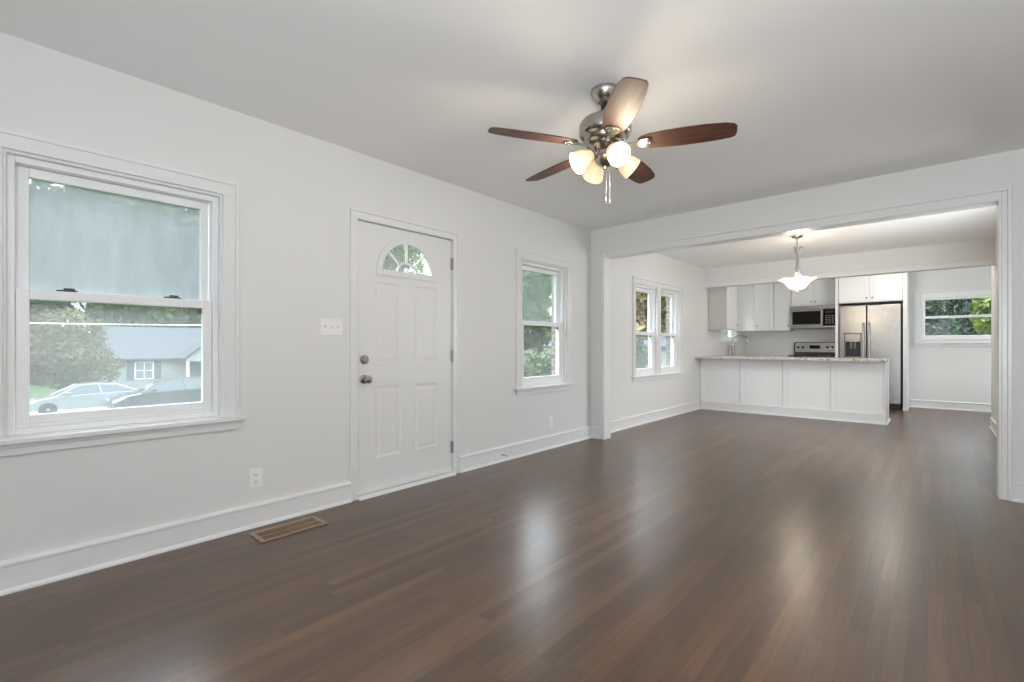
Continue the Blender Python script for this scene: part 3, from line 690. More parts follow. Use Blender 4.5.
# flared square-ish bowl: lathe with a fluted rim
bw_ = MB(); prof = [(0.018, 1.822), (0.060, 1.826), (0.095, 1.846), (0.120, 1.880), (0.150, 1.915), (0.190, 1.940), (0.208, 1.952), (0.203, 1.957), (0.185, 1.946), (0.145, 1.921), (0.114, 1.886), (0.090, 1.853), (0.058, 1.834), (0.018, 1.830)]
sg = 64; vs = []; fs = []
for (r_, z_) in prof:
    fl = max(0, (r_-0.10)/0.11)
    for i in range(sg):
        a = 2*PI*i/sg; w_ = 1+0.035*fl*math.cos(6*a)
        vs.append((PX+r_*w_*math.cos(a), PY+r_*w_*math.sin(a), z_+0.006*fl*math.cos(6*a)))
for j in range(len(prof)-1):
    for i in range(sg): fs.append((j*sg+i, j*sg+(i+1) % sg, (j+1)*sg+(i+1) % sg, (j+1)*sg+i))
bw_.add(vs, fs, True); bw_.build('glass_bowl', M['bowl'], pd)
MB().lathe([(0, 1.792), (0.008, 1.796), (0.012, 1.806), (0.018, 1.816), (0.021, 1.823), (0, 1.826)], O, seg=20).build('finial', M['satin'], pd)
point_light('pendant_glow_light', (PX, PY, 1.74), 14.0, (1.0, 0.85, 0.66), 0.10)
point_light('pendant_bulb_light', (PX+0.03, PY, 2.0), 11.0, (1.0, 0.82, 0.60), 0.05)

# ------------------------------------------------------------------ kitchen
def shaker(mb, F3, u0, u1, v0, v1, stile=0.055, th=0.02, rec=0.009):
    """shaker door face; F3(u, v, w): w outward"""
    def bx(a, b, c, d, e0, e1):
        P = [F3(a, c, e0), F3(b, d, e1)]
        P = [F3(x, y, z) for z in (e0, e1) for (x, y) in ((a, c), (b, c), (b, d), (a, d))]
        mb.add(P, [(0, 3, 2, 1), (4, 5, 6, 7), (0, 1, 5, 4), (1, 2, 6, 5), (2, 3, 7, 6), (3, 0, 4, 7)])
    bx(u0, u0+stile, v0, v1, 0, th); bx(u1-stile, u1, v0, v1, 0, th)
    bx(u0+stile, u1-stile, v0, v0+stile, 0, th); bx(u0+stile, u1-stile, v1-stile, v1, 0, th)
    bx(u0+stile, u1-stile, v0+stile, v1-stile, 0, th-rec)
def front(Yc): return lambda u, v, w_: (u, Yc-w_, v)           # faces the living room
def side(Xc): return lambda u, v, w_: (Xc+w_, u, v)            # faces +X
def knob(parent, p, d):
    q = MB().lathe([(0.006, 0), (0.006, 0.012), (0.014, 0.018), (0.015, 0.024), (0.008, 0.030), (0, 0.030)], p, d, 14)
    return tag(q.build('knob', M['satin'], parent), 'nickel knob')
CT = 2.47
# first cabinet on the window wall: end panel towards the room, door towards +X
t = thing('wall_cabinet', (0.0, 9.2, 1.41), 'white wall cabinet nearest the dining area, its grey end panel facing out', 'kitchen cabinet')
MB().box(0.002, 0.305, 8.90, 9.50, 1.41, CT).build('cabinet_body', M['cab'], t, 0.002)
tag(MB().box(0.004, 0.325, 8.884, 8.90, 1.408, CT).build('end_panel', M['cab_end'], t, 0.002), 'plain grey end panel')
dm = MB(); shaker(dm, side(0.305), 8.905, 9.495, 1.415, CT-0.005); do = dm.build('door', M['cab'], t, 0.002)
knob(do, (0.325, 9.455, 1.50), (1, 0, 0))
# diagonal corner cabinet
t = thing('corner_cabinet', (0.0, YR, 1.43), 'white diagonal corner wall cabinet beside the sink window', 'kitchen cabinet')
poly = [(0.002, YR-0.002), (0.002, 10.64), (0.31, 10.64), (0.61, 10.94), (0.61, YR-0.002)]
MB().prism(poly, 1.425, CT, lambda u, v, q: (u, v, q)).build('cabinet_body', M['cab'], t, 0.002)
dvec = Vector((0.30, 0.30, 0)).normalized(); nvec = Vector((0.7071, -0.7071, 0)); O2 = Vector((0.31, 10.64, 0))
def diag(u, v, w_): q = O2+dvec*u+nvec*w_; return (q.x, q.y, v)
dm = MB(); shaker(dm, diag, 0.012, 0.412, 1.43, CT-0.005); do = dm.build('door', M['cab'], t, 0.002)
q = O2+dvec*0.042+nvec*0.02; knob(do, (q.x, q.y, 1.52), nvec)
# narrow cabinet
t = thing('wall_cabinet', (0.77, YR, 1.43), 'narrow white wall cabinet with one door next to the microwave', 'kitchen cabinet')
MB().box(0.613, 0.925, 10.945, YR-0.002, 1.425, CT).build('cabinet_body', M['cab'], t, 0.002)
dm = MB(); shaker(dm, front(10.945), 0.620, 0.920, 1.43, CT-0.005); do = dm.build('door', M['cab'], t, 0.002)
knob(do, (0.888, 10.925, 1.52), (0, -1, 0))
# over the microwave
t = thing('wall_cabinet', (1.32, YR, 1.92), 'white two door cabinet above the microwave', 'kitchen cabinet')
MB().box(0.932, 1.715, 10.945, YR-0.002, 1.905, CT).build('cabinet_body', M['cab'], t, 0.002)
for x0, x1, kx in ((0.945, 1.321, 1.292), (1.327, 1.703, 1.356)):
    dm = MB(); shaker(dm, front(10.945), x0, x1, 1.93, CT-0.005, 0.05); do = dm.build('door', M['cab'], t, 0.002)
    knob(do, (kx, 10.925, 1.985), (0, -1, 0))
# over the refrigerator, with its tall side panels
t = thing('wall_cabinet', (2.24, 10.55, 1.89), 'deep white two door cabinet above the refrigerator', 'kitchen cabinet')
MB().box(1.782, 2.698, 10.535, YR-0.002, 1.89, CT).build('cabinet_body', M['cab'], t, 0.002)
for x0, x1, kx in ((1.790, 2.236, 2.200), (2.244, 2.690, 2.282)):
    dm = MB(); shaker(dm, front(10.535), x0, x1, 1.905, CT-0.005, 0.06); do = dm.build('door', M['cab'], t, 0.002)
    knob(do, (kx, 10.515, 1.965), (0, -1, 0))
tag(MB().box(1.735, 1.780, 10.50, YR-0.002, 0, CT).build('tall_panel', M['cab'], None, 0.003), 'tall white side panel between the range and the refrigerator', 'cabinet panel')
rp = MB().box(2.700, 2.757, 10.50, YR-0.002, 0, CT).box(2.757, 2.768, 10.49, YR-0.03, 0, 0.02).box(2.698, 2.768, 10.485, 10.50, 0, 0.03)
tag(rp.build('tall_panel', M['cab'], None, 0.003), 'tall white side panel between the refrigerator and the high window wall', 'cabinet panel')

# refrigerator
fx0, fx1, fz1, fyd, fyb = 1.800, 2.676, 1.838, 10.50, 10.58
t = thing('refrigerator', (2.24, 10.9, 0), 'stainless side by side refrigerator with a water dispenser', 'refrigerator')
MB().box(fx0+0.004, fx1-0.004, fyb, 11.2, 0.02, fz1-0.01).build('cabinet_shell', M['brown_black'], t, 0.004)
SP = 2.196
dl = MB()
dz0, dz1, dx0, dx1 = 0.90, 1.345, 1.870, 2.125
dl.box(fx0, dx0, fyd, fyb-0.006, 0.10, fz1).box(dx1, SP-0.006, fyd, fyb-0.006, 0.10, fz1).box(dx0, dx1, fyd, fyb-0.006, 0.10, dz0).box(dx0, dx1, fyd, fyb-0.006, dz1, fz1)
do = dl.build('freezer_door', M['steel'], t)
ds = MB().box(dx0, dx0+0.014, fyd-0.004, fyd+0.05, dz0, dz1).box(dx1-0.014, dx1, fyd-0.004, fyd+0.05, dz0, dz1).box(dx0, dx1, fyd-0.004, fyd+0.05, dz1-0.014, dz1).box(dx0, dx1, fyd-0.004, fyd+0.05, dz0, dz0+0.02)
tag(ds.build('dispenser_frame', M['steel_dark'], do, 0.003), 'dark dispenser frame')
MB().box(dx0+0.014, dx1-0.014, fyd+0.002, fyd+0.05, 1.185, dz1-0.014).build('dispenser_panel', M['steel'], do, 0.003)
MB().box(dx0+0.014, dx1-0.014, fyd+0.060, fyd+0.07, dz0, 1.185).prism([(fyd+0.004, dz0+0.02), (fyd+0.06, dz0+0.02), (fyd+0.06, dz0+0.035)], dx0+0.014, dx1-0.014, lambda u, v, q: (q, u, v)).build('dispenser_recess', M['black'], do)
MB().box(1.955, 1.985, fyd+0.03, fyd+0.058, 1.06, 1.185).box(2.01, 2.04, fyd+0.03, fyd+0.058, 1.06, 1.185).build('dispenser_lever', M['grey_plastic'], do, 0.004)
hd = MB().tube([(2.155, fyd, 1.52), (2.155, fyd-0.045, 1.50), (2.155, fyd-0.052, 1.40), (2.155, fyd-0.052, 0.75), (2.155, fyd-0.045, 0.62), (2.155, fyd, 0.60)], 0.013, 12); hd.build('door_handle', M['nickel'], do)
dr = MB().box(SP+0.006, fx1, fyd, fyb-0.006, 0.10, fz1); dro = dr.build('refrigerator_door', M['steel'], t, 0.012, 3)
hd = MB().tube([(2.240, fyd, 1.52), (2.240, fyd-0.045, 1.50), (2.240, fyd-0.052, 1.40), (2.240, fyd-0.052, 0.75), (2.240, fyd-0.045, 0.62), (2.240, fyd, 0.60)], 0.013, 12); hd.build('door_handle', M['nickel'], dro)
kg = MB().box(fx0+0.01, fx1-0.01, fyd+0.02, fyb, 0.0, 0.09)
for i in range(6): kg.box(fx0+0.03, fx1-0.03, fyd+0.015, fyd+0.02, 0.015+i*0.012, 0.021+i*0.012)
kg.build('kick_grille', M['black'], t)

# microwave
mx0, mx1, my, mz0, mz1 = 0.938, 1.712, 10.85, 1.462, 1.902
t = thing('microwave', (1.32, YR, mz0), 'stainless over the range microwave with a black glass door', 'microwave')
MB().box(mx0, mx1, my+0.02, YR-0.002, mz0, mz1).build('microwave_body', M['steel_dark'], t, 0.003)
tg = MB().box(mx0, mx1, my, my+0.02, 1.828, mz1)
for i in range(4): tg.box(mx0+0.03, mx1-0.03, my-0.003, my, 1.84+i*0.014, 1.846+i*0.014)
tg.build('top_grille', M['steel'], t)
dm = MB().box(mx0, 1.490, my, my+0.02, 1.505, 1.824); ring2 = dm.build('door', M['steel'], t, 0.003)
MB().box(mx0+0.032, 1.452, my-0.003, my, 1.535, 1.795).build('door_glass', M['black_glass'], ring2, 0.002)
MB().box(1.460, 1.486, my-0.028, my-0.002, 1.52, 1.812).build('door_handle', M['steel'], ring2, 0.006)
cp = MB().box(1.494, mx1, my, my+0.02, 1.505, 1.824).build('control_panel', M['black_glass'], t, 0.003)
kp = MB()
for i in range(5):
    for j in range(3): kp.box(1.53+j*0.05, 1.565+j*0.05, my-0.0015, my, 1.54+i*0.036, 1.562+i*0.036)
kp.build('keypad', M['grey_plastic'], cp)
MB().box(1.53, 1.665, my-0.0015, my, 1.75, 1.79).build('display', M['black'], cp)
MB().box(mx0, mx1, my, my+0.02, mz0+0.004, 1.502).build('bottom_trim', M['steel'], t, 0.002)

# range
rx0, rx1 = 0.948, 1.712
t = thing('range', (1.33, 10.9, 0), 'stainless freestanding range with black cooktop and knobbed back panel', 'range')
MB().box(rx0, rx1, 10.62, 11.22, 0.0, 0.895).build('range_body', M['steel_dark'], t, 0.004)
MB().box(rx0, rx1, 10.60, 11.12, 0.895, 0.918).build('cooktop', M['black_glass'], t, 0.004)
od = MB().box(rx0+0.01, rx1-0.01, 10.585, 10.62, 0.22, 0.78).build('oven_door', M['steel'], t, 0.004)
MB().box(rx0+0.12, rx1-0.12, 10.582, 10.585, 0.36, 0.62).build('door_glass', M['black_glass'], od)
MB().tube([(rx0+0.06, 10.545, 0.74), (rx1-0.06, 10.545, 0.74)], 0.012, 10).build('oven_handle', M['nickel'], od)
MB().box(rx0+0.01, rx1-0.01, 10.590, 10.62, 0.05, 0.20).build('drawer', M['steel'], t, 0.004)
bg_ = MB().prism([(11.10, 0.918), (11.13, 1.19), (11.22, 1.19), (11.22, 0.918)], rx0, rx1, lambda u, v, q: (q, u, v)); bgo = bg_.build('back_guard', M['black'], t, 0.004)
pf = MB().prism([(11.106, 0.985), (11.112, 0.985), (11.132, 1.175), (11.126, 1.175)], rx0+0.025, rx1-0.01, lambda u, v, q: (q, u-0.006, v)).build('control_panel', M['steel'], t)
for kx in (1.03, 1.11, 1.53, 1.61):
    tag(MB().lathe([(0.024, 0), (0.022, 0.018), (0.012, 0.022), (0, 0.022)], (kx, 11.108, 1.085), (0, -1, 0.1), 18).build('knob', M['black'], pf), 'black control knob')
MB().prism([(11.106, 1.055), (11.109, 1.055), (11.117, 1.125), (11.114, 1.125)], 1.225, 1.405, lambda u, v, q: (q, u-0.004, v)).build('clock_display', M['black_glass'], pf)
for bx, by, br_ in ((1.13, 10.74, 0.085), (1.53, 10.74, 0.10), (1.13, 10.98, 0.075), (1.53, 10.98, 0.075)): MB().lathe([(br_-0.004, 0.918), (br_-0.004, 0.9188), (br_, 0.9188), (br_, 0.918)], (bx, by, 0), seg=32, cap=False).build('burner_ring', M['grey_plastic'], t)

# base cabinets under the worktop
def base_cab(name, x0, x1, y0, y1, label, face, doors):
    t = thing(name, ((x0+x1)/2, (y0+y1)/2, 0), label, 'kitchen cabinet')
    if face == 'x': bd = MB().box(x0, x1-0.022, y0, y1, 0.10, 0.888).box(x0, x1-0.09, y0, y1, 0, 0.10)
    else: bd = MB().box(x0, x1, y0+0.022, y1, 0.10, 0.888).box(x0, x1, y0+0.09, y1, 0, 0.10)
    bd.build('cabinet_body', M['cab'], t)
    for a, b_ in doors:
        m_ = MB(); shaker(m_, side(x1-0.022) if face == 'x' else front(y0+0.022), a, b_, 0.11, 0.88, 0.055, 0.02)
        do = m_.build('door', M['cab'], t, 0.002)
        knob(do, (x1-0.002, b_-0.03, 0.80) if face == 'x' else (b_-0.03, y0+0.002, 0.80), (1, 0, 0) if face == 'x' else (0, -1, 0))
base_cab('base_cabinet', 0.002, 0.61, 9.12, 10.60, 'white base cabinet under the sink window worktop', 'x', [(9.13, 9.60), (9.61, 10.10), (10.11, 10.58)])
base_cab('base_cabinet', 0.64, 0.942, 10.62, YR-0.002, 'white base cabinet beside the range under the worktop', 'y', [(0.645, 0.937)])

# peninsula
t = thing('peninsula_cabinet', (1.3, 8.76, 0), 'white panelled peninsula cabinet dividing kitchen and dining area', 'kitchen peninsula')
MB().box(0.002, 2.572, 8.478, 9.07, 0.0, 0.888).build('cabinet_body', M['cab'], t)
edges = [0.010, 0.668, 1.304, 1.938, 2.566]
for i in range(4):
    m_ = MB(); a, b_ = edges[i]+(0.006 if i else 0), edges[i+1]-0.006
    shaker(m_, front(8.478), a, b_, 0.10, 0.885, 0.062, 0.022, 0.012); m_.build('panel', M['cab'], t, 0.002)
ep = MB().box(2.572, 2.594, 8.452, 9.08, 0.0, 0.888); ep.build('end_panel', M['cab'], t, 0.003)
bb = MB(); bb.prism([(0, 0), (0.032, 0), (0.030, 0.014), (0.020, 0.020), (0.012, 0.022), (0.012, 0.135), (0.0, 0.145)], 0.03, 2.594, lambda u, v, q: (q, 8.458-u, v))
bb.prism([(0, 0), (0.020, 0), (0.018, 0.014), (0.006, 0.020), (0.0, 0.020)], 8.44, 9.08, lambda u, v, q: (2.594+u, q, v))
bb.build('plinth', M['trim'], t)
# continuous granite worktop
ct = MB().box(0.002, 2.612, 8.20, 9.10, 0.890, 0.930).box(0.002, 0.640, 9.10, YR-0.002, 0.890, 0.930).box(0.640, 0.944, 10.600, YR-0.002, 0.890, 0.930)
tag(ct.build('worktop', M['granite'], None, 0.004), 'speckled granite worktop over the peninsula and the sink run', 'countertop')
# sink faucet and soap dispenser
fxx, fyy = 0.105, 9.97
t = thing('faucet', (fxx, fyy, 0.93), 'tall gooseneck kitchen faucet standing below the sink window', 'faucet')
MB().lathe([(0.0, 0.930), (0.032, 0.930), (0.030, 0.942), (0.024, 0.955), (0.028, 0.99), (0.031, 1.04), (0.024, 1.08), (0.016, 1.10), (0.016, 1.13)], (fxx, fyy, 0), seg=24).build('faucet_body', M['satin'], t)
pts = [(fxx, fyy, 1.12), (fxx+0.002, fyy, 1.20)]
for i in range(11):
    a = PI-PI*i/10*1.02; pts.append((fxx+0.135+0.133*math.cos(a), fyy, 1.225+0.105*math.sin(a)))
pts.append((fxx+0.270, fyy, 1.20))
MB().tube(pts, 0.0125, 12).build('spout', M['chrome'], t)
MB().tube([(fxx+0.269, fyy, 1.222), (fxx+0.274, fyy, 1.13)], [0.016, 0.020], 14).build('spray_head', M['satin'], t)
MB().tube([(fxx, fyy-0.028, 1.04), (fxx, fyy-0.05, 1.05), (fxx+0.03, fyy-0.075, 1.10)], [0.012, 0.009, 0.007], 10).build('lever_handle', M['satin'], t)
t = thing('soap_dispenser', (0.06, 9.86, 0.93), 'slim soap dispenser standing beside the gooseneck faucet', 'soap dispenser')
MB().lathe([(0, 0.930), (0.018, 0.930), (0.017, 0.945), (0.010, 0.955), (0.008, 1.10), (0.011, 1.105), (0.011, 1.125), (0, 1.125)], (0.06, 9.86, 0), seg=16).build('pump_body', M['satin'], t)
MB().tube([(0.06, 9.86, 1.118), (0.10, 9.86, 1.124), (0.125, 9.86, 1.108)], 0.005, 8).build('pump_spout', M['satin'], t)
# kitchen ceiling light, behind the dropped header
t = thing('ceiling_light', (2.55, 9.3, H), 'round flush ceiling light in the kitchen behind the dropped header', 'ceiling lamp')
MB().lathe([(0, H), (0.26, H), (0.26, H-0.02), (0, H-0.02)], (2.55, 9.3, 0), seg=32).build('lamp_base', M['nickel'], t)
MB().lathe([(0.245, H-0.02), (0.235, H-0.05), (0.17, H-0.09), (0.08, H-0.11), (0, H-0.112)], (2.55, 9.3, 0), seg=32).build('lamp_shade', M['dome'], t)
point_light('kitchen_lamp_light', (2.55, 9.3, H-0.19), 25.0, (1.0, 0.95, 0.87), 0.10)

# ------------------------------------------------------------------ outdoors
def gz(x): return -0.55 if x > -2 else (-2.2 if x < -18 else -0.55-1.65*((-2-x)/16.0))
g = MB(); xs_ = [30, 14, 5.2, -0.27, -2, -6, -10, -14, -18, -26.0]
xs_ = [-0.27, -2, -6, -10, -14, -18, -25.5]
for i in range(len(xs_)-1):
    xa, xb = xs_[i], xs_[i+1]; g.add([(xa, -60, gz(xa)), (xb, -60, gz(xb)), (xb, 90, gz(xb)), (xa, 90, gz(xa))], [(0, 1, 2, 3)])
g.add([(-33.5, -60, -2.2), (-90, -60, -2.2), (-90, 90, -2.2), (-33.5, 90, -2.2)], [(0, 1, 2, 3)])
g.add([(-0.27, 11.4, -0.55), (-0.27, 90, -0.55), (30, 90, -0.55), (30, 11.4, -0.55)], [(0, 1, 2, 3)])
tag(g.build('lawn_ground', M['grass'], None, recalc=False), 'green lawn sloping down to the street outside', 'ground', None, 'structure')
rd = MB().add([(-25.5, -60, -2.2), (-33.5, -60, -2.2), (-33.5, 90, -2.2), (-25.5, 90, -2.2)], [(0, 1, 2, 3)])
tag(rd.build('street_ground', M['asphalt'], None, recalc=False), 'pale grey street where the cars are parked', 'street', None, 'structure')

def house(loc, rz, L_, depth, wall_h, ridge, label, gable=None, windows=(), xwall=None):
    """front along local +Y at local x=0, body towards -x; one mesh per part"""
    t = thing('house', loc, label, 'house'); t.rotation_euler = (0, 0, rz)
    def B(mb, name, mt, parent, bevel=0.0):
        o = mb.build(name, mt, None, bevel); o.parent = parent; return o
    wl = MB().box(-depth, 0, 0, L_, 0, wall_h)
    n = int(wall_h/0.16)
    for i in range(n): wl.box(0, 0.018, 0, L_, i*0.16, i*0.16+0.02)
    B(wl, 'wall', M['siding'], t)
    rf = MB().prism([(0.45, wall_h-0.05), (0.45, wall_h+0.08), (-depth/2, ridge), (-depth-0.45, wall_h+0.08), (-depth-0.45, wall_h-0.05)], -0.35, L_+0.35, lambda u, v, q: (u, q, v))
    B(rf, 'roof', M['roof'], t)
    for y0, y1, z0, z1 in windows:
        f_ = MB().box(0.0, 0.05, y0, y1, z0, z1); fo = B(f_, 'window', M['vinyl'], t)
        pn = MB(); cx_ = (y0+y1)/2
        pn.box(0.05, 0.056, y0+0.07, cx_-0.03, z0+0.07, (z0+z1)/2-0.02).box(0.05, 0.056, cx_+0.03, y1-0.07, z0+0.07, (z0+z1)/2-0.02)
        pn.box(0.05, 0.056, y0+0.07, cx_-0.03, (z0+z1)/2+0.02, z1-0.07).box(0.05, 0.056, cx_+0.03, y1-0.07, (z0+z1)/2+0.02, z1-0.07)
        B(pn, 'pane', M['far_glass'], fo)
        for a, b_ in ((y0-0.48, y0-0.05), (y1+0.05, y1+0.48)):
            B(MB().box(0.0, 0.06, a, b_, z0-0.02, z1+0.02), 'shutter', M['shutter'], t)
    if gable:
        y0, y1, apex = gable; ym = (y0+y1)/2
        gb = MB().prism([(y0, wall_h-0.15), (y1, wall_h-0.15), (y1, wall_h+0.05), (ym, apex), (y0, wall_h+0.05)], 0.0, 1.9, lambda u, v, q: (q, u, v)); B(gb, 'porch_gable', M['siding'], t)
        gr_ = MB().prism([(y0-0.25, wall_h-0.02), (y0-0.25, wall_h+0.12), (ym, apex+0.22), (y1+0.25, wall_h+0.12), (y1+0.25, wall_h-0.02), (ym, apex+0.06)], -0.5, 2.15, lambda u, v, q: (q, u, v)); B(gr_, 'porch_roof', M['roof'], t)
        for yy in (y0+0.1, ym-0.75, ym+0.75, y1-0.1): B(MB().box(1.70, 1.86, yy-0.09, yy+0.09, 0, wall_h-0.1), 'porch_post', M['vinyl'], t)
        B(MB().box(0.0, 0.04, y0+0.7, y0+2.2, 0.5, wall_h-0.3), 'porch_shade_panel', M['porch'], t)  # darker panel, shade of the porch opening put into its colour
    return t
house((-43.0, 6.7, -2.2), 0, 10.5, 8.0, 2.28, 4.95, 'white sided house with grey roof behind the parked cars', (4.1, 8.2, 4.05), [(1.15, 2.35, 0.75, 2.1)])
house((-28.0, 33.0, -2.2), math.radians(-55), 16.0, 8.0, 3.25, 5.0, 'pale house across the street seen through the window beside the opening', None, [(2.5, 3.7, 1.0, 2.4), (7.5, 8.7, 1.0, 2.4), (12.0, 13.2, 1.0, 2.4)])

def car(loc, rz, paint, label, L_=4.8, suv=False):
    t = thing('car', loc, label, 'car'); t.rotation_euler = (0, 0, rz)
    def B(mb, name, mt, parent=t, bevel=0.0, seg=3):
        o = mb.build(name, mt, None, bevel, seg); o.parent = parent; return o
    h = 0.12 if suv else 0.0
    prof = [(0.06, 0.28), (0.0, 0.42), (0.02, 0.60), (0.12, 0.70+h*.5), (0.55, 0.80+h), (1.25, 0.92+h), (2.4, 0.96+h), (3.9, 1.0+h), (4.45, 0.99+h), (4.72, 0.94+h), (4.80, 0.70), (4.78, 0.40), (4.70, 0.30)]
    bd = MB(); n = len(prof)
    # body in five width slices so that the sides belly out
    rows = [(-0.90, 0.90), (-0.80, 1.0), (0, 1.02), (0.80, 1.0), (0.90, 0.90)]
    vs = []
    for w_, s in rows:
        for x, z in prof: vs.append((2.4+(x-2.4)*(0.965 if abs(w_) > 0.85 else (0.99 if w_ else 1.0)), w_, 0.62+(z-0.62)*s))
    fs = [tuple(range(n)), tuple((4*n+i) for i in range(n))[::-1]]
    for j in range(4):
        for i in range(n): fs.append((j*n+i, j*n+(i+1) % n, (j+1)*n+(i+1) % n, (j+1)*n+i))
    bd.add(vs, fs, True); B(bd, 'car_body', paint)
    base = [(1.15, 0.90+h), (4.30, 0.98+h)]
    top = [(2.05, 1.40+h*2.2), (2.75, 1.455+h*2.4), (3.45, 1.38+h*2.6)] if not suv else [(2.0, 1.42+h*1.4), (2.9, 1.50+h*1.4), (3.95, 1.44+h*1.4)]
    pol = [base[0]]+top+[base[1] if not suv else (4.55, 1.02+h)]
    gh = MB(); m_ = len(pol)
    vs = [(x, (-0.80 if i in (0, m_-1) else -0.58), z) for i, (x, z) in enumerate(pol)]+[(x, (0.80 if i in (0, m_-1) else 0.58), z) for i, (x, z) in enumerate(pol)]
    fs = [tuple(range(m_)), tuple(range(m_, 2*m_))[::-1]]+[(i, (i+1) % m_, m_+(i+1) % m_, m_+i) for i in range(m_)]
    gh.add(vs, fs); B(gh, 'cabin_glass', M['carglass'])
    rf = MB(); rfp = [(x, z+0.012) for x, z in top]
    vs = [(x, w_, z) for w_ in (-0.60, 0.60) for x, z in rfp]+[(x, w_, z-0.05) for w_ in (-0.61, 0.61) for x, z in rfp]
    rf.add(vs, [(0, 1, 4, 3), (1, 2, 5, 4), (6, 9, 10, 7), (7, 10, 11, 8), (0, 6, 7, 1), (1, 7, 8, 2), (3, 4, 10, 9), (4, 5, 11, 10), (0, 3, 9, 6), (2, 8, 11, 5)])
    for s in (-1, 1):
        for a, b_ in ((pol[0], top[0]), (((top[1][0]+0.1), 0.97+h), top[1]), (pol[-1], top[-1])):
            rf.tube([(a[0], s*0.795, a[1]), (b_[0], s*0.59, b_[1])], 0.035, 8)
    B(rf, 'roof', paint)
    for wx in (0.92, 3.78):
        for s in (-1, 1):
            wo_ = B(MB().lathe([(0.24, -0.11), (0.31, -0.10), (0.33, -0.05), (0.33, 0.05), (0.31, 0.10), (0.24, 0.11)], (wx, s*0.82, 0.33), (0, 1, 0), 28), 'wheel', M['tyre'])
            sp = MB().lathe([(0, 0.115), (0.07, 0.115), (0.075, 0.105), (0.21, 0.10), (0.24, 0.112), (0.24, 0.08), (0, 0.08)], (wx, s*0.82, 0.33), (0, s, 0), 28)
            B(sp, 'hubcap', M['rim'], wo_)
    for s in (-1, 1):
        B(MB().prism([(0.04, 0.62+h*.5), (0.50, 0.775+h), (0.56, 0.72+h), (0.10, 0.55+h*.5)], s*0.70, s*0.905, lambda u, v, q: (u, q, v)), 'headlight', M['lamp_lens'])
        B(MB().box(1.52, 1.72, s*0.86, s*1.02, 0.98+h, 1.10+h), 'wing_mirror', paint, bevel=0.03)
    return t
# both cars face the camera's left along the street
car((-28.85, 1.15, -2.2), PI/2, M['silver'], 'silver sedan parked on the street in front of the house')
car((-26.6, 4.05, -2.2), PI/2, M['blackcar'], 'dark car parked in front of the silver sedan', suv=True)

def leaf_mesh(center, rad, n, size, seed, shell=0.55):
    rg = np.random.default_rng(seed)
    nb = 14; d = rg.normal(size=(nb, 3)); d /= np.linalg.norm(d, axis=1)[:, None]
    bc = d*rg.uniform(0.25, 0.72, (nb, 1)); br_ = rg.uniform(0.30, 0.52, nb)
    k = rg.integers(0, nb, n); u = rg.normal(size=(n, 3)); u /= np.linalg.norm(u, axis=1)[:, None]
    p = (bc[k]+u*(br_[k]*rg.uniform(shell, 1.0, n)**0.6)[:, None])*np.array(rad)+np.array(center)
    nr = u+rg.normal(size=(n, 3))*0.7; nr /= np.linalg.norm(nr, axis=1)[:, None]
    t1 = np.cross(nr, rg.normal(size=(n, 3))); t1 /= np.linalg.norm(t1, axis=1)[:, None]; t2 = np.cross(nr, t1)
    s = size*rg.uniform(0.6, 1.3, n)[:, None]
    v = np.stack([p-t1*s, p+t2*s*0.45+nr*s*0.10, p+t1*s, p-t2*s*0.45+nr*s*0.10], 1).reshape(-1, 3)
    return v, [(4*i, 4*i+1, 4*i+2, 4*i+3) for i in range(n)]
def tree(name, x, y, zg, h, crown_r, leaf, label, cat='tree', n=3200, size=0.20, seed=1, trunk=0.16, crown_z=None, crown_h=None, group=None):
    t = thing(name, (x, y, zg), label, cat, group)
    cz = crown_z if crown_z is not None else zg+h*0.62; ch = crown_h if crown_h is not None else h*0.45
    v, f_ = leaf_mesh((x, y, cz), (crown_r, crown_r, ch), n, size, seed)
    m_ = MB(); m_.v = [tuple(q) for q in v]; m_.f = f_; m_.smooth = [False]*len(f_)
    m_.build('crown', M[leaf], t, recalc=False)
    rg = random.Random(seed); tm = MB()
    tm.tube([(x, y, zg-0.15), (x+0.05, y, zg+(cz-zg)*0.5), (x-0.04, y+0.05, cz), (x, y, cz+ch*0.4)], [trunk, trunk*0.8, trunk*0.55, trunk*0.2], 10)
    for i in range(6):
        a = rg.uniform(0, 6.28); z_ = zg+(cz-zg)*rg.uniform(0.6, 1.0); rr = crown_r*rg.uniform(0.5, 0.8)
        tm.tube([(x, y, z_), (x+rr*0.5*math.cos(a), y+rr*0.5*math.sin(a), z_+ch*0.25), (x+rr*math.cos(a), y+rr*math.sin(a), z_+ch*0.4)], [trunk*0.4, trunk*0.28, trunk*0.1], 7)
    tm.build('trunk', M['bark'], t)
    return t
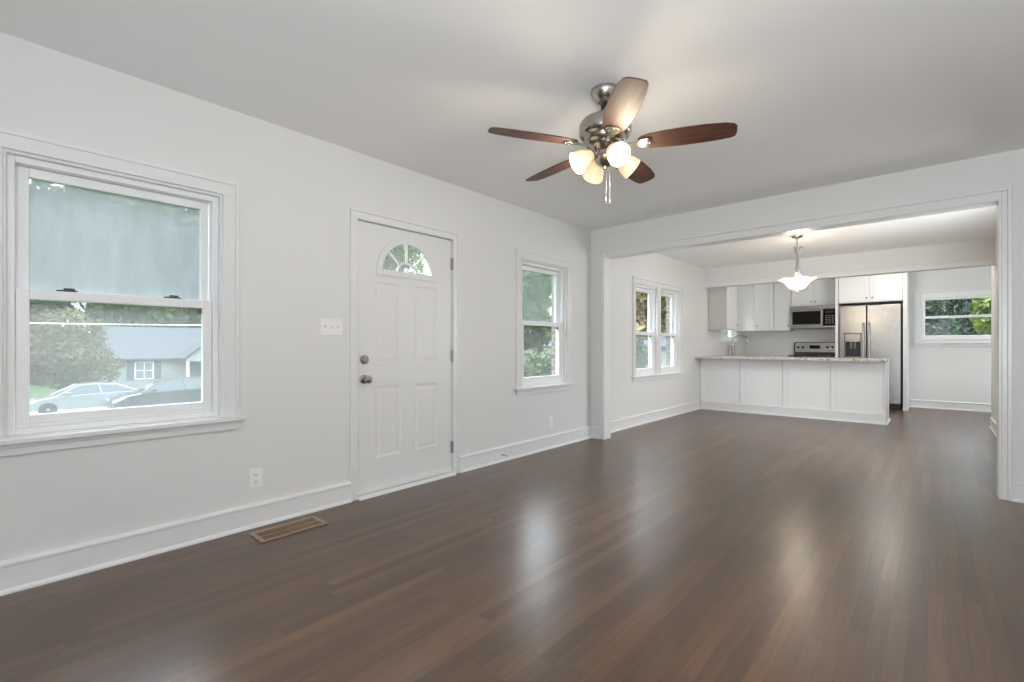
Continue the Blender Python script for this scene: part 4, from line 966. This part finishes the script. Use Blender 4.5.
# across the street and beside the house
tree('shade_tree', -37.6, 3.5, -2.2, 6.4, 3.3, 'leaf_autumn', 'tree turning orange beside the white house and behind the silver sedan', n=9500, size=0.17, seed=3, trunk=0.2, crown_z=0.5, crown_h=2.9)
BT = [(-53, -9, 20, 5.0, 'leaf_mid', 'tall green tree furthest out beyond the orange tree'), (-55, 3.0, 21, 5.4, 'leaf_dark', 'tall dark tree directly behind the orange tree'),
      (-58, 15.5, 22, 5.8, 'leaf_mid', 'tall green tree rising behind the roof of the white house'), (-57, 28.5, 18, 5.6, 'leaf_dark', 'tall dark tree beyond the porch end of the white house'),
      (-69, -3.5, 29, 6.2, 'leaf_mid', 'very tall tree of the back row between the two behind the orange tree'), (-71, 10, 29, 6.4, 'leaf_mid', 'very tall tree of the back row above the roof ridge of the white house'),
      (-71, 23.5, 29, 6.4, 'leaf_mid', 'very tall tree of the back row above the porch of the white house'),
      (-38, 47, 18, 6.4, 'leaf_mid', 'green tree rising behind the pale house across the street'), (-24, 57, 18, 6.4, 'leaf_mid', 'green tree far up the street past the pale house'),
      (-10, 60, 18, 6.4, 'leaf_mid', 'green tree far beyond the golden tree'),
      (-85, 17, 30, 6.4, 'leaf_mid', 'hindmost tall tree seen in the gap above the house roof')]
for i, (x, y, h_, r_, lf, lb) in enumerate(BT): tree('shade_tree', x, y, -2.2, h_, r_, lf, lb, n=9000, size=0.48, seed=20+i, trunk=0.3, crown_z=-2.2+h_*0.51, crown_h=h_*0.5)
tree('shade_tree', -9.6, 7.75, -1.3, 8.0, 2.35, 'leaf_lime', 'leafy yard tree filling the door fanlight', n=4200, size=0.13, seed=31, crown_z=3.7, crown_h=2.2)
tree('shade_tree', -12.0, 19.0, -1.6, 11, 4.2, 'leaf_mid', 'large green yard tree outside the window beside the opening', n=12000, size=0.27, seed=32, crown_z=3.75, crown_h=2.6)
tree('shrub', -2.2, 6.75, -0.6, 1.5, 1.3, 'leaf_mid', 'green shrub low outside the window beside the opening', 'shrub', n=5200, size=0.075, seed=33, trunk=0.04, crown_z=0.22, crown_h=0.95)
tree('shade_tree', -3.7, 13.6, -0.6, 5.5, 1.9, 'leaf_gold', 'golden tree outside the twin dining window', n=5200, size=0.15, seed=34, trunk=0.10, crown_z=2.3, crown_h=1.3)
tree('shrub', -2.75, 10.4, -0.6, 2.2, 1.0, 'leaf_mid', 'broad green shrub below the golden tree', 'shrub', n=3600, size=0.09, seed=35, trunk=0.05, crown_z=0.55, crown_h=1.25)
tree('shade_tree', -6.5, 27.0, -0.8, 9, 3.6, 'leaf_mid', 'tall green tree far behind the golden tree', n=8000, size=0.27, seed=36, crown_z=3.6, crown_h=4.2)
tree('shrub', -1.25, 13.4, -0.6, 2.2, 0.7, 'leaf_mid', 'small green shrub close outside the sink window', 'shrub', n=2200, size=0.07, seed=38, trunk=0.04, crown_z=0.95, crown_h=1.0)
tree('shrub', -2.4, 18.0, -0.6, 3.2, 1.8, 'leaf_mid', 'green shrub further along the wall past the sink window shrub', 'shrub', n=3600, size=0.12, seed=37, trunk=0.06, crown_z=1.4, crown_h=2.0)
# behind the kitchen
tree('laurel_shrub', 2.55, 13.0, -0.55, 4.2, 1.12, 'leaf_dark', 'dark glossy shrub filling most of the high kitchen window', 'shrub', n=7500, size=0.065, seed=41, trunk=0.09, crown_z=1.75, crown_h=1.7)
tree('laurel_shrub', 3.3, 18.2, -0.55, 4.4, 1.5, 'leaf_dark', 'dark shrub standing behind the glossy shrub at the kitchen window', 'shrub', n=7000, size=0.10, seed=42, trunk=0.12, crown_z=1.9, crown_h=2.1)
tree('shade_tree', 4.30, 15.2, -0.55, 4.5, 0.8, 'leaf_lime', 'bright lime green tree at the edge of the high kitchen window', n=4200, size=0.08, seed=43, trunk=0.07, crown_z=2.25, crown_h=1.15)
tree('shade_tree', 2.5, 24.0, -0.55, 7, 4.5, 'leaf_dark', 'wide dark tree far behind the kitchen shrubs', n=5000, size=0.30, seed=44, crown_z=2.6, crown_h=3.4)
# utility wire across the view of the street
t = MB(); pts = []
for i in range(17):
    u = i/16; pts.append((-20.0, -14+34*u, 2.15+0.55*u-0.5*math.sin(PI*u)))
t.tube(pts, 0.022, 6)
tag(t.build('utility_wire', M['plate'], None), 'pale utility wire strung across the view of the street', 'wire')
